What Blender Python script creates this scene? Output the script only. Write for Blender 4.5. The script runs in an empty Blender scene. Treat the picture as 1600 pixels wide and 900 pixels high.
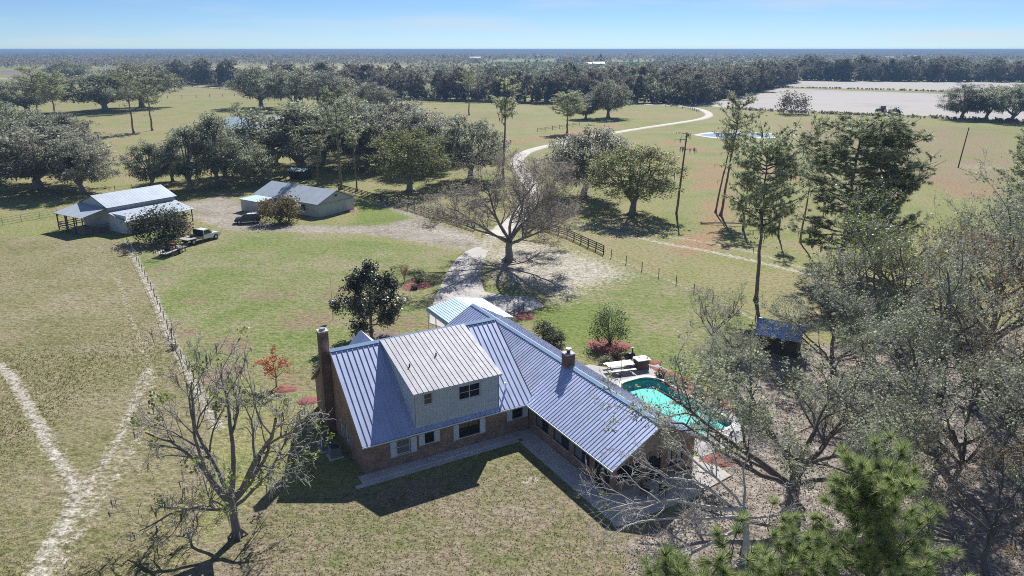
import bpy, bmesh, math, random
import numpy as np
from mathutils import Vector, Matrix

# ------------------------------------------------------------------ camera, sky, sun, exposure
scene = bpy.context.scene
COL = scene.collection
R = math.radians
FPX, HORIZON, CAM_H = 1150.0, 77.0, 30.0          # focal length and horizon of the 1600 x 900 photograph, drone height in metres
PITCH = math.atan((450 - HORIZON) / FPX)
cam_d = bpy.data.cameras.new('camera')
cam_d.sensor_width = 36.0
cam_d.lens = 36.0 * FPX / 1600
cam_d.clip_start, cam_d.clip_end = 0.5, 60000
cam = bpy.data.objects.new('camera', cam_d)
COL.objects.link(cam)
cam.location = (0, 0, CAM_H)
cam.rotation_euler = (math.pi / 2 - PITCH, 0, 0)
scene.camera = cam

SUN_AZ, SUN_EL = R(13.5), R(40.5)                 # azimuth clockwise from +Y
world = bpy.data.worlds.new('World')
scene.world = world
world.use_nodes = True
wn, wl = world.node_tree.nodes, world.node_tree.links
wn.clear()
sky = wn.new('ShaderNodeTexSky')
sky.sky_type = 'NISHITA'
sky.sun_disc = False
sky.sun_elevation = SUN_EL
sky.sun_rotation = SUN_AZ
sky.altitude = 0
sky.air_density = 0.6
sky.dust_density = 0.0
sky.ozone_density = 8.0
# thin cirrus streaks over the whole sky
geo = wn.new('ShaderNodeNewGeometry')
mp = wn.new('ShaderNodeMapping'); mp.inputs['Scale'].default_value = (1.6, 1.6, 16)
mp.inputs['Location'].default_value = (0.35, 0.1, 0)
wl.new(geo.outputs['Incoming'], mp.inputs['Vector'])
nz = wn.new('ShaderNodeTexNoise'); nz.inputs['Scale'].default_value = 2.2; nz.inputs['Detail'].default_value = 6
nz.inputs['Roughness'].default_value = 0.55
wl.new(mp.outputs['Vector'], nz.inputs['Vector'])
cr = wn.new('ShaderNodeValToRGB')
cr.color_ramp.elements[0].position = 0.50; cr.color_ramp.elements[0].color = (0, 0, 0, 1)
cr.color_ramp.elements[1].position = 0.86; cr.color_ramp.elements[1].color = (0.8, 0.8, 0.8, 1)
wl.new(nz.outputs['Fac'], cr.inputs['Fac'])
mx = wn.new('ShaderNodeMix'); mx.data_type = 'RGBA'
mx.inputs['B'].default_value = (7.5, 7.9, 8.2, 1)
wl.new(cr.outputs['Color'], mx.inputs['Factor'])
wl.new(sky.outputs['Color'], mx.inputs['A'])
bg = wn.new('ShaderNodeBackground'); bg.inputs['Strength'].default_value = 0.071
wl.new(mx.outputs['Result'], bg.inputs['Color'])
wo = wn.new('ShaderNodeOutputWorld')
wl.new(bg.outputs['Background'], wo.inputs['Surface'])

sun_d = bpy.data.lights.new('sun', 'SUN')
sun_d.energy = 5.0
sun_d.angle = R(0.53)
sun_d.color = (1.0, 0.97, 0.92)
sun = bpy.data.objects.new('sun', sun_d)
COL.objects.link(sun)
S = Vector((math.sin(SUN_AZ) * math.cos(SUN_EL), math.cos(SUN_AZ) * math.cos(SUN_EL), math.sin(SUN_EL)))
sun.rotation_euler = S.to_track_quat('Z', 'Y').to_euler()
sun.location = (0, 40, 60)

vs = scene.view_settings
vs.view_transform = 'Standard'
vs.look = 'None'
vs.exposure = 0.45
vs.gamma = 1.0
cy = scene.cycles
cy.max_bounces = 8
cy.diffuse_bounces = 4
cy.glossy_bounces = 3
cy.transmission_bounces = 4
cy.transparent_max_bounces = 12
cy.volume_bounces = 0
cy.use_denoising = False
cy.use_adaptive_sampling = False
cy.sample_clamp_indirect = 4.0
scene.cycles.filter_width = 1.0

# ------------------------------------------------------------------ survey helpers
CP, SP = math.cos(PITCH), math.sin(PITCH)


def at(u, v, z=0.0):
    """Place on the level z that was surveyed from the photograph at pixel (u, v)."""
    x, y = (u - 800) / FPX, (450 - v) / FPX
    d = (x, CP + y * SP, -SP + y * CP)
    t = (z - CAM_H) / d[2]
    return np.array([d[0] * t, d[1] * t, z])


def span(u, v):
    """Metres covered by one photo pixel at the ground place (u, v)."""
    p = at(u, v)
    return math.sqrt(p[0] ** 2 + p[1] ** 2 + CAM_H ** 2) / FPX


def height_to(u, v, vt):
    """Height of something that stands at (u, v) and reaches up to image row vt."""
    p = at(u, v)
    k = (450 - vt) / FPX
    # solve for z: (up . P) = k (fw . P)
    y = p[1]
    return CAM_H + y * (k * CP - SP) / (CP + k * SP)


# ------------------------------------------------------------------ scene-graph helpers
def tag(o, label=None, cat=None, group=None, kind=None):
    if label: o['label'] = label
    if cat: o['category'] = cat
    if group: o['group'] = group
    if kind: o['kind'] = kind
    return o


def empty(name, loc=(0, 0, 0), rz=0.0, label=None, cat=None, group=None):
    o = bpy.data.objects.new(name, None)
    o.empty_display_size = 0.5
    COL.objects.link(o)
    o.location = loc
    o.rotation_euler = (0, 0, rz)
    return tag(o, label, cat, group)


def link_mesh(name, me, mat=None, parent=None):
    o = bpy.data.objects.new(name, me)
    COL.objects.link(o)
    if mat is not None and not me.materials:
        me.materials.append(mat)
    if parent is not None:
        o.parent = parent
    return o


def np_mesh(name, V, F, smooth=False):
    """Mesh from numpy arrays; F is (m, k)."""
    V = np.asarray(V, np.float32); F = np.asarray(F, np.int32)
    me = bpy.data.meshes.new(name)
    m, k = F.shape
    me.vertices.add(len(V)); me.vertices.foreach_set('co', V.ravel())
    me.loops.add(m * k); me.loops.foreach_set('vertex_index', F.ravel())
    me.polygons.add(m); me.polygons.foreach_set('loop_start', np.arange(m, dtype=np.int32) * k)
    if smooth:
        me.polygons.foreach_set('use_smooth', np.ones(m, bool))
    me.update(calc_edges=True)
    return me


class B:
    """Collects small shapes into one mesh."""
    def __init__(s): s.v, s.f = [], []

    def add(s, vs, fs):
        n = len(s.v); s.v += [tuple(map(float, p)) for p in vs]; s.f += [tuple(i + n for i in f) for f in fs]; return s

    def box(s, x0, x1, y0, y1, z0, z1):
        return s.add([(x0, y0, z0), (x1, y0, z0), (x1, y1, z0), (x0, y1, z0), (x0, y0, z1), (x1, y0, z1), (x1, y1, z1), (x0, y1, z1)],
                     [(0, 3, 2, 1), (4, 5, 6, 7), (0, 1, 5, 4), (1, 2, 6, 5), (2, 3, 7, 6), (3, 0, 4, 7)])

    def prism(s, poly, d):
        """Polygon (3-D points) swept by the vector d."""
        n = len(poly); d = np.array(d, float)
        vs = [np.array(p, float) for p in poly]; vs += [p + d for p in vs]
        fs = [tuple(range(n))[::-1], tuple(range(n, 2 * n))] + [(i, (i + 1) % n, n + (i + 1) % n, n + i) for i in range(n)]
        return s.add(vs, fs)

    def bar(s, a, b, w, h=None, up=(0, 0, 1)):
        """Rectangular bar from a to b, w wide and h high."""
        a, b = np.array(a, float), np.array(b, float); h = h or w
        t = (b - a) / max(np.linalg.norm(b - a), 1e-9); u = np.array(up, float)
        if abs(t @ u) > 0.97: u = np.array((1.0, 0, 0))
        sx = np.cross(t, u); sx /= np.linalg.norm(sx); uz = np.cross(sx, t)
        c = [-sx * w / 2 - uz * h / 2, sx * w / 2 - uz * h / 2, sx * w / 2 + uz * h / 2, -sx * w / 2 + uz * h / 2]
        return s.prism([a + q for q in c], b - a)

    def tube(s, a, b, r0, r1=None, n=10, caps=True):
        a, b = np.array(a, float), np.array(b, float); r1 = r0 if r1 is None else r1
        t = (b - a) / max(np.linalg.norm(b - a), 1e-9); u = np.array((0, 0, 1.0)) if abs(t[2]) < 0.9 else np.array((1.0, 0, 0))
        e = np.cross(t, u); e /= np.linalg.norm(e); g = np.cross(t, e)
        vs = [a + r0 * (math.cos(k * 2 * math.pi / n) * e + math.sin(k * 2 * math.pi / n) * g) for k in range(n)]
        vs += [b + r1 * (math.cos(k * 2 * math.pi / n) * e + math.sin(k * 2 * math.pi / n) * g) for k in range(n)]
        fs = [(k, n + k, n + (k + 1) % n, (k + 1) % n) for k in range(n)]
        if caps: fs += [tuple(range(n)), tuple(range(2 * n - 1, n - 1, -1))]
        return s.add(vs, fs)

    def obj(s, name, mat, parent=None, smooth=False, bevel=0.0):
        me = bpy.data.meshes.new(name)
        me.from_pydata(s.v, [], s.f); me.update()
        bm = bmesh.new(); bm.from_mesh(me); bmesh.ops.recalc_face_normals(bm, faces=bm.faces)
        if bevel: bmesh.ops.bevel(bm, geom=bm.edges[:], offset=bevel, segments=2, affect='EDGES', clamp_overlap=True)
        bm.to_mesh(me); bm.free()
        if smooth: me.polygons.foreach_set('use_smooth', np.ones(len(me.polygons), bool))
        return link_mesh(name, me, mat, parent)


# ------------------------------------------------------------------ materials
MATS = {}


def nodes(name):
    m = bpy.data.materials.new(name); m.use_nodes = True
    n, l = m.node_tree.nodes, m.node_tree.links
    return m, n, l, n['Principled BSDF'], n['Material Output']


def ramp(n, stops):
    r = n.new('ShaderNodeValToRGB'); e = r.color_ramp.elements
    while len(e) > 1: e.remove(e[-1])
    e[0].position, e[0].color = stops[0][0], (*stops[0][1], 1)
    for p, c in stops[1:]:
        k = e.new(p); k.color = (*c, 1)
    return r


def noise(n, l, scale, detail=4, rough=0.55, vec=None):
    t = n.new('ShaderNodeTexNoise'); t.inputs['Scale'].default_value = scale
    t.inputs['Detail'].default_value = detail; t.inputs['Roughness'].default_value = rough
    if vec is not None: l.new(vec, t.inputs['Vector'])
    return t


def plain(name, c, rough=0.6, metal=0.0, var=0.25, scale=1.5, bump=0.0, bscale=30, spec=0.5):
    """Paint, metal, wood ... with a little wear: noise darkens and lightens the colour and the gloss."""
    m, n, l, p, o = nodes(name)
    tc = n.new('ShaderNodeTexCoord'); t = noise(n, l, scale, 6, 0.6, tc.outputs['Object'])
    lo = [max(0, x * (1 - var)) for x in c]; hi = [min(1, x * (1 + var * 0.8)) for x in c]
    r = ramp(n, [(0.3, lo), (0.5, c), (0.72, hi)]); l.new(t.outputs['Fac'], r.inputs['Fac']); l.new(r.outputs['Color'], p.inputs['Base Color'])
    p.inputs['Roughness'].default_value = rough; p.inputs['Metallic'].default_value = metal
    p.inputs['Specular IOR Level'].default_value = spec
    if bump:
        t2 = noise(n, l, bscale, 4, 0.6, tc.outputs['Object']); b = n.new('ShaderNodeBump')
        b.inputs['Strength'].default_value = bump; b.inputs['Distance'].default_value = 0.05
        l.new(t2.outputs['Fac'], b.inputs['Height']); l.new(b.outputs['Normal'], p.inputs['Normal'])
    MATS[name] = m
    return m


def leafy(name, cols, rough=0.5, transl=0.3, spec=0.5):
    """Leaves: every leaf its own shade; part of the light shines through."""
    m, n, l, p, o = nodes(name)
    g = n.new('ShaderNodeNewGeometry')
    oi = n.new('ShaderNodeObjectInfo')
    r = ramp(n, [(i / max(1, len(cols) - 1), c) for i, c in enumerate(cols)])
    l.new(g.outputs['Random Per Island'], r.inputs['Fac'])
    hsv = n.new('ShaderNodeHueSaturation')
    ma = n.new('ShaderNodeMath'); ma.operation = 'MULTIPLY_ADD'; ma.inputs[1].default_value = 0.35; ma.inputs[2].default_value = 0.83
    l.new(oi.outputs['Random'], ma.inputs[0]); l.new(ma.outputs[0], hsv.inputs['Value'])
    l.new(r.outputs['Color'], hsv.inputs['Color'])
    l.new(hsv.outputs['Color'], p.inputs['Base Color'])
    p.inputs['Roughness'].default_value = rough; p.inputs['Specular IOR Level'].default_value = spec
    t = n.new('ShaderNodeBsdfTranslucent'); l.new(hsv.outputs['Color'], t.inputs['Color'])
    x = n.new('ShaderNodeMixShader'); x.inputs['Fac'].default_value = transl
    l.new(p.outputs['BSDF'], x.inputs[1]); l.new(t.outputs['BSDF'], x.inputs[2]); l.new(x.outputs['Shader'], o.inputs['Surface'])
    MATS[name] = m
    return m


def brick_mat(name, c1, c2, mortar):
    m, n, l, p, o = nodes(name)
    tc = n.new('ShaderNodeTexCoord'); sx = n.new('ShaderNodeSeparateXYZ'); l.new(tc.outputs['Object'], sx.inputs[0])
    ad = n.new('ShaderNodeMath'); ad.operation = 'ADD'; l.new(sx.outputs['X'], ad.inputs[0]); l.new(sx.outputs['Y'], ad.inputs[1])
    cb = n.new('ShaderNodeCombineXYZ'); l.new(ad.outputs[0], cb.inputs['X']); l.new(sx.outputs['Z'], cb.inputs['Y'])
    bt = n.new('ShaderNodeTexBrick'); bt.inputs['Scale'].default_value = 1.0
    bt.inputs['Brick Width'].default_value = 0.23; bt.inputs['Row Height'].default_value = 0.085; bt.inputs['Mortar Size'].default_value = 0.007
    bt.inputs['Color1'].default_value = (*c1, 1); bt.inputs['Color2'].default_value = (*c2, 1); bt.inputs['Mortar'].default_value = (*mortar, 1)
    bt.inputs['Bias'].default_value = -0.1
    l.new(cb.outputs[0], bt.inputs['Vector'])
    t = noise(n, l, 1.2, 5, 0.6, tc.outputs['Object'])
    r = ramp(n, [(0.3, (0.62, 0.6, 0.58)), (0.7, (1.15, 1.12, 1.1))]); l.new(t.outputs['Fac'], r.inputs['Fac'])
    mm = n.new('ShaderNodeMix'); mm.data_type = 'RGBA'; mm.blend_type = 'MULTIPLY'; mm.inputs['Factor'].default_value = 1
    l.new(bt.outputs['Color'], mm.inputs['A']); l.new(r.outputs['Color'], mm.inputs['B']); l.new(mm.outputs['Result'], p.inputs['Base Color'])
    p.inputs['Roughness'].default_value = 0.85
    b = n.new('ShaderNodeBump'); b.inputs['Strength'].default_value = 0.5; b.inputs['Distance'].default_value = 0.02
    l.new(bt.outputs['Fac'], b.inputs['Height']); b.invert = True; l.new(b.outputs['Normal'], p.inputs['Normal'])
    MATS[name] = m
    return m


def metal_roof_mat(name, c, rough=0.42, metal=0.9):
    m, n, l, p, o = nodes(name)
    tc = n.new('ShaderNodeTexCoord'); oi = n.new('ShaderNodeObjectInfo')
    t = noise(n, l, 0.7, 6, 0.6, tc.outputs['Object'])
    r = ramp(n, [(0.25, [x * 0.86 for x in c]), (0.75, [min(1, x * 1.1) for x in c])]); l.new(t.outputs['Fac'], r.inputs['Fac'])
    h = n.new('ShaderNodeHueSaturation'); ma = n.new('ShaderNodeMath'); ma.operation = 'MULTIPLY_ADD'
    ma.inputs[1].default_value = 0.1; ma.inputs[2].default_value = 0.95
    l.new(oi.outputs['Random'], ma.inputs[0]); l.new(ma.outputs[0], h.inputs['Value']); l.new(r.outputs['Color'], h.inputs['Color'])
    l.new(h.outputs['Color'], p.inputs['Base Color'])
    t2 = noise(n, l, 2.5, 5, 0.6, tc.outputs['Object'])
    mr = n.new('ShaderNodeMapRange'); mr.inputs['To Min'].default_value = rough - 0.06; mr.inputs['To Max'].default_value = rough + 0.1
    l.new(t2.outputs['Fac'], mr.inputs['Value']); l.new(mr.outputs['Result'], p.inputs['Roughness'])
    p.inputs['Metallic'].default_value = metal
    MATS[name] = m
    return m


metal_roof_mat('house_roof_metal', (0.59, 0.645, 0.84), 0.56, 0.95)
metal_roof_mat('carport_metal', (0.50, 0.64, 0.72), 0.55, 0.25)  # carport's pale blue is sky reflection put into the base colour
metal_roof_mat('barn_roof_metal', (0.43, 0.49, 0.56), 0.6, 0.2)
metal_roof_mat('shed_roof_shade_blue', (0.36, 0.52, 0.82), 0.5, 0.5)  # same metal as other roofs; the blue of its shade is in the colour
plain('ridge_cap', (0.42, 0.58, 0.78), 0.45, 0.4, 0.12)
brick_mat('brick', (0.38, 0.23, 0.165), (0.21, 0.135, 0.105), (0.40, 0.36, 0.32))
brick_mat('chimney_brick', (0.24, 0.13, 0.095), (0.13, 0.085, 0.07), (0.25, 0.22, 0.2))
plain('grey_siding', (0.45, 0.51, 0.56), 0.6, 0, 0.1, 0.9)
plain('tan_siding', (0.33, 0.29, 0.25), 0.7, 0, 0.12, 0.9)
plain('shutter_paint', (0.58, 0.64, 0.70), 0.55, 0, 0.08)
plain('white_paint', (0.74, 0.74, 0.72), 0.5, 0, 0.1)
plain('trim_wood', (0.20, 0.16, 0.125), 0.7, 0, 0.3)
plain('dark_frame', (0.05, 0.045, 0.045), 0.5, 0, 0.2)
plain('concrete', (0.55, 0.54, 0.53), 0.85, 0, 0.16, 0.6, 0.25, 12)
plain('deck_concrete', (0.41, 0.40, 0.40), 0.8, 0, 0.12, 0.8, 0.2, 12)
plain('drive_concrete', (0.47, 0.44, 0.415), 0.85, 0, 0.16, 0.35, 0.25, 8)
plain('coping', (0.46, 0.47, 0.49), 0.6, 0, 0.12)
plain('pool_plaster', (0.09, 0.50, 0.46), 0.6, 0, 0.18, 0.5)
plain('pool_tile', (0.06, 0.30, 0.26), 0.35, 0, 0.15, 2)
plain('black_paint', (0.012, 0.012, 0.014), 0.45, 0, 0.3)
plain('black_rubber', (0.02, 0.02, 0.02), 0.85, 0, 0.3)
plain('fence_black', (0.028, 0.024, 0.022), 0.75, 0, 0.35, 3)
plain('weathered_wood', (0.20, 0.17, 0.145), 0.85, 0, 0.3, 2.5, 0.3, 20)
plain('dark_wood', (0.08, 0.065, 0.055), 0.85, 0, 0.35, 2.5, 0.3, 20)
plain('barn_siding', (0.42, 0.44, 0.46), 0.6, 0.1, 0.14, 0.7)
plain('barn_wall_white', (0.55, 0.56, 0.57), 0.65, 0, 0.15, 0.8)
plain('barn_door_green', (0.42, 0.50, 0.47), 0.6, 0, 0.14, 0.9)
plain('grey_metal', (0.35, 0.36, 0.37), 0.45, 0.7, 0.15)
plain('car_blue', (0.035, 0.06, 0.12), 0.25, 0.3, 0.1)
plain('car_white', (0.78, 0.78, 0.78), 0.3, 0, 0.05)
plain('tractor_green', (0.02, 0.07, 0.05), 0.4, 0, 0.2)
plain('wheel_rim', (0.45, 0.45, 0.46), 0.35, 0.8, 0.1)
plain('rust', (0.12, 0.07, 0.05), 0.7, 0.3, 0.4, 3)
plain('mulch_red', (0.29, 0.105, 0.085), 0.95, 0, 0.45, 5, 0.8, 9)
plain('gravel_road', (0.60, 0.555, 0.50), 0.95, 0, 0.18, 0.4, 0.4, 4)
plain('far_road', (0.52, 0.49, 0.46), 0.95, 0, 0.15, 0.1)
plain('bark_grey', (0.26, 0.235, 0.21), 0.95, 0, 0.4, 3, 0.7, 9)
plain('bark_wood', (0.15, 0.13, 0.115), 0.95, 0, 0.4, 3, 0.7, 9)
plain('bark_pale', (0.21, 0.185, 0.165), 0.95, 0, 0.38, 2.5, 0.5, 10)
plain('bark_brown', (0.19, 0.15, 0.125), 0.95, 0, 0.4, 3, 0.7, 9)
plain('twig', (0.50, 0.47, 0.44), 0.9, 0, 0.3, 2)
plain('grey_planks', (0.42, 0.39, 0.36), 0.85, 0, 0.2, 3)
plain('red_metal', (0.22, 0.03, 0.02), 0.5, 0, 0.3)
plain('curtain', (0.4, 0.38, 0.33), 0.9, 0, 0.2, 6)


def glass_mat(name, c):
    m, n, l, p, o = nodes(name)
    p.inputs['Base Color'].default_value = (*c, 1); p.inputs['Roughness'].default_value = 0.06; p.inputs['Specular IOR Level'].default_value = 0.8
    MATS[name] = m


glass_mat('window_glass', (0.018, 0.02, 0.022))
glass_mat('pale_glass', (0.17, 0.18, 0.19))
leafy('oak_leaf', [(0.125, 0.146, 0.087), (0.241, 0.277, 0.171), (0.375, 0.400, 0.271), (0.572, 0.594, 0.452)], 0.5, 0.55, 0.35)
leafy('oak_leaf_grey', [(0.146, 0.152, 0.107), (0.262, 0.264, 0.194), (0.408, 0.408, 0.314), (0.586, 0.579, 0.463)], 0.5, 0.55, 0.35)
leafy('oak_leaf_green', [(0.095, 0.117, 0.039), (0.179, 0.207, 0.074), (0.264, 0.275, 0.106), (0.359, 0.349, 0.158)], 0.5, 0.58, 0.35)
leafy('wood_leaf', [(0.125, 0.149, 0.088), (0.224, 0.252, 0.151), (0.347, 0.377, 0.249), (0.463, 0.465, 0.341), (0.414, 0.521, 0.256)], 0.55, 0.5, 0.25)
leafy('dry_leaf', [(0.154, 0.126, 0.077), (0.238, 0.196, 0.119), (0.308, 0.238, 0.140), (0.350, 0.196, 0.084)], 0.65, 0.42, 0.2)
leafy('sprout_leaf', [(0.13, 0.19, 0.03), (0.22, 0.28, 0.05), (0.30, 0.33, 0.08)], 0.5, 0.4)
leafy('pine_needle', [(0.174, 0.225, 0.129), (0.339, 0.393, 0.230), (0.558, 0.579, 0.365), (0.780, 0.780, 0.520)], 0.5, 0.52, 0.4)
leafy('pine_needle_fresh', [(0.130, 0.178, 0.068), (0.226, 0.293, 0.113), (0.357, 0.427, 0.179), (0.512, 0.551, 0.270)], 0.5, 0.5, 0.25)
leafy('moss_grey', [(0.115, 0.115, 0.098), (0.184, 0.178, 0.149), (0.241, 0.236, 0.201)], 0.95, 0.4, 0.1)
leafy('magnolia_leaf', [(0.027, 0.037, 0.024), (0.058, 0.072, 0.042), (0.103, 0.117, 0.076), (0.226, 0.204, 0.143)], 0.4, 0.2, 0.45)
leafy('bush_leaf', [(0.061, 0.112, 0.029), (0.122, 0.203, 0.056), (0.224, 0.304, 0.091)], 0.5, 0.45, 0.3)
leafy('dark_bush_leaf', [(0.043, 0.057, 0.030), (0.097, 0.108, 0.065), (0.162, 0.162, 0.097)], 0.55, 0.4, 0.25)
leafy('pink_leaf', [(0.30, 0.10, 0.18), (0.42, 0.20, 0.28), (0.25, 0.14, 0.12), (0.12, 0.11, 0.06)], 0.6, 0.35)
leafy('salmon_leaf', [(0.118, 0.143, 0.042), (0.168, 0.202, 0.067), (0.403, 0.202, 0.118), (0.151, 0.168, 0.067)], 0.55, 0.45, 0.25)
leafy('red_leaf', [(0.50, 0.10, 0.05), (0.62, 0.18, 0.07), (0.45, 0.22, 0.08)], 0.55, 0.4)
leafy('yellow_leaf', [(0.42, 0.26, 0.04), (0.5, 0.32, 0.05), (0.30, 0.22, 0.06)], 0.55, 0.35)
leafy('grass_blade', [(0.155, 0.155, 0.059), (0.248, 0.225, 0.096), (0.341, 0.295, 0.147), (0.186, 0.194, 0.070)], 0.85, 0.5, 0.1)
leafy('dry_litter', [(0.201, 0.157, 0.129), (0.303, 0.248, 0.209), (0.418, 0.352, 0.302), (0.150, 0.111, 0.084)], 0.8, 0.15, 0.2)
leafy('far_leaf', [(0.082, 0.100, 0.065), (0.149, 0.164, 0.107), (0.229, 0.229, 0.162), (0.320, 0.287, 0.232)], 0.6, 0.5, 0.25)
leafy('far_leaf_brown', [(0.131, 0.111, 0.083), (0.218, 0.189, 0.142), (0.305, 0.261, 0.205), (0.197, 0.208, 0.129)], 0.6, 0.5, 0.25)
leafy('twig_haze', [(0.224, 0.202, 0.179), (0.343, 0.307, 0.270), (0.464, 0.412, 0.359), (0.407, 0.347, 0.244)], 0.8, 0.4, 0.2)
leafy('palm_leaf', [(0.09, 0.11, 0.035), (0.15, 0.17, 0.06)], 0.45, 0.3)

# ------------------------------------------------------------------ house frame (used by the ground too)
HO = np.array([1.11, 54.35, 0.0]); HTH = R(29.8)
HX = np.array([math.cos(HTH), math.sin(HTH), 0]); HY = np.array([-math.sin(HTH), math.cos(HTH), 0])


def hw(x, y, z=0.0):
    """House-frame metres to world."""
    p = HO + HX * x + HY * y; return np.array([p[0], p[1], z])


# ------------------------------------------------------------------ ground sheet with soil and turf zones
def pix(pts): return np.array([at(u, v)[:2] for u, v in pts])


def inside(P, poly):
    x, y = P[:, 0], P[:, 1]; r = np.zeros(len(P), bool); n = len(poly)
    for i in range(n):
        (x0, y0), (x1, y1) = poly[i], poly[(i + 1) % n]
        c = ((y0 > y) != (y1 > y))
        with np.errstate(divide='ignore', invalid='ignore'):
            r ^= c & (x < (x1 - x0) * (y - y0) / (y1 - y0 + 1e-12) + x0)
    return r


def dist(P, line, closed=False):
    d = np.full(len(P), 1e9); n = len(line)
    for i in range(n if closed else n - 1):
        a, b = line[i], line[(i + 1) % n]; ab = b - a
        t = np.clip(((P - a) @ ab) / (ab @ ab + 1e-12), 0, 1)
        d = np.minimum(d, np.linalg.norm(P - a - t[:, None] * ab, axis=1))
    return d


def zone(P, poly, soft):
    """1 inside, 0 outside, with a soft edge of 2*soft metres."""
    poly = np.asarray(poly); lo, hi = poly.min(0) - 3 * soft, poly.max(0) + 3 * soft
    sel = np.all((P > lo) & (P < hi), axis=1); out = np.zeros(len(P))
    if sel.any():
        Q = P[sel]; d = dist(Q, poly, True) * np.where(inside(Q, poly), 1, -1)
        out[sel] = np.clip(0.5 + d / (2 * soft), 0, 1)
    return out


def trail(P, line, w, soft):
    line = np.asarray(line); lo, hi = line.min(0) - w - 3 * soft, line.max(0) + w + 3 * soft
    sel = np.all((P > lo) & (P < hi), axis=1); out = np.zeros(len(P))
    if sel.any(): out[sel] = np.clip(0.5 + (w / 2 - dist(P[sel], line)) / (2 * soft), 0, 1)
    return out


def smooth_line(pts, n=8):
    """Catmull-Rom through the points."""
    pts = np.asarray(pts, float); P = np.vstack([2 * pts[0] - pts[1], pts, 2 * pts[-1] - pts[-2]]); o = []
    for i in range(1, len(P) - 2):
        for t in np.linspace(0, 1, n, endpoint=False):
            a, b, c, d = P[i - 1:i + 3]
            o.append(0.5 * (2 * b + (c - a) * t + (2 * a - 5 * b + 4 * c - d) * t * t + (3 * b - a - 3 * c + d) * t ** 3))
    o.append(pts[-1]); return np.array(o)


def grow_axis(lo, hi, step, far, g):
    c = list(np.arange(lo, hi, step)); s = step; x = c[-1]
    while x < far[1]: s *= g; x += s; c.append(x)
    s = step; x = c[0]; left = []
    while x > far[0]: s *= g; x -= s; left.append(x)
    return np.array(left[::-1] + c)


gx = grow_axis(-66, 60, 0.55, (-26000, 26000), 1.085)
gy = grow_axis(24, 132, 0.55, (-300, 40000), 1.042)
GX, GY = np.meshgrid(gx, gy); P = np.column_stack([GX.ravel(), GY.ravel()])
nx, ny = len(gx), len(gy)

POOL = []                                            # pool outline in the house frame, rounded corners
for cx_, cy_, a0 in ((14.5, 1.6, 0), (13.1, 1.6, 90), (12.6, -7.0, 180), (14.9, -7.0, 270)):
    for k in range(7):
        a = R(a0 + 15 * k); rr = 1.6 if cy_ > 0 else 1.1
        POOL.append((cx_ + rr * math.cos(a), cy_ + rr * math.sin(a)))
POOL_W = np.array([hw(x, y)[:2] for x, y in POOL])

road_line = smooth_line(pix([(752, 392), (782, 362), (812, 338), (826, 315), (830, 294), (818, 270), (808, 255), (814, 243), (836, 233), (880, 223), (935, 212), (1000, 201), (1060, 192), (1095, 186), (1108, 180), (1100, 173), (1078, 168), (1040, 163)]), 8)
lot = pix([(285, 318), (345, 306), (400, 320), (385, 338), (440, 350), (520, 352), (600, 350), (640, 340), (560, 310), (620, 322), (700, 352), (745, 368), (770, 392), (720, 392), (640, 378), (560, 366), (440, 363), (345, 360), (300, 342)])
lawn = pix([(205, 380), (345, 362), (470, 366), (640, 382), (715, 392), (690, 430), (672, 480), (660, 520), (540, 560), (470, 640), (345, 640), (300, 590), (245, 470)])
lawn2 = pix([(850, 480), (905, 455), (985, 420), (1080, 450), (1180, 495), (1170, 560), (1060, 590), (1020, 560), (930, 565), (860, 530), (800, 500)])
lush = pix([(560, 320), (640, 330), (655, 352), (600, 362), (520, 358), (555, 345)])
lush2 = pix([(800, 488), (850, 478), (930, 470), (1000, 500), (990, 555), (930, 560), (870, 535)])
lush3 = pix([(355, 372), (600, 372), (700, 390), (640, 400), (480, 395), (300, 400)])
front = pix([(400, 775), (560, 765), (690, 745), (760, 715), (830, 690), (890, 760), (960, 830), (1060, 800), (1060, 960), (300, 960), (330, 850)])
litter = pix([(1050, 790), (1160, 690), (1180, 640), (1130, 600), (1180, 560), (1300, 540), (1480, 520), (1640, 500), (1800, 600), (1800, 980), (960, 980), (990, 850)])
under = pix([(745, 395), (800, 372), (880, 385), (965, 412), (1000, 432), (930, 452), (880, 478), (840, 462), (760, 440)])
paddock = pix([(-400, 372), (80, 372), (195, 378), (235, 462), (285, 575), (330, 655), (320, 840), (300, 960), (-700, 960)])
A_sand = np.zeros(len(P)); A_lawn = np.zeros(len(P)); A_lush = np.zeros(len(P)); A_dry = np.zeros(len(P))
A_lit = np.zeros(len(P)); A_red = np.zeros(len(P)); A_lot = np.zeros(len(P)); A_pad = np.zeros(len(P)); A_tan = np.zeros(len(P))
mxm = np.maximum
A_lawn = mxm(zone(P, lawn, 1.5), zone(P, lawn2, 2.0))
A_lush = mxm.reduce([zone(P, lush, 2.5), 0.8 * zone(P, lush2, 3.0), 0.5 * zone(P, lush3, 2.5)])
for u, v, r, k in ((880, 770, 0, 0), (805, 735, 1.0, 0.9), (800, 765, 1.2, 0.6), (700, 505, 2, 0.6), (440, 520, 4, 0.5), (330, 460, 3, 0.35)):
    if r: A_lush = mxm(A_lush, k * np.clip(1.3 - np.linalg.norm(P - at(u, v)[:2], axis=1) / r, 0, 1))
A_dry = zone(P, front, 4.0)
A_lit = zone(P, litter, 3.0)
A_lot = 0.85 * zone(P, lot, 2.2)
A_pad = zone(P, paddock, 0.8)
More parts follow.
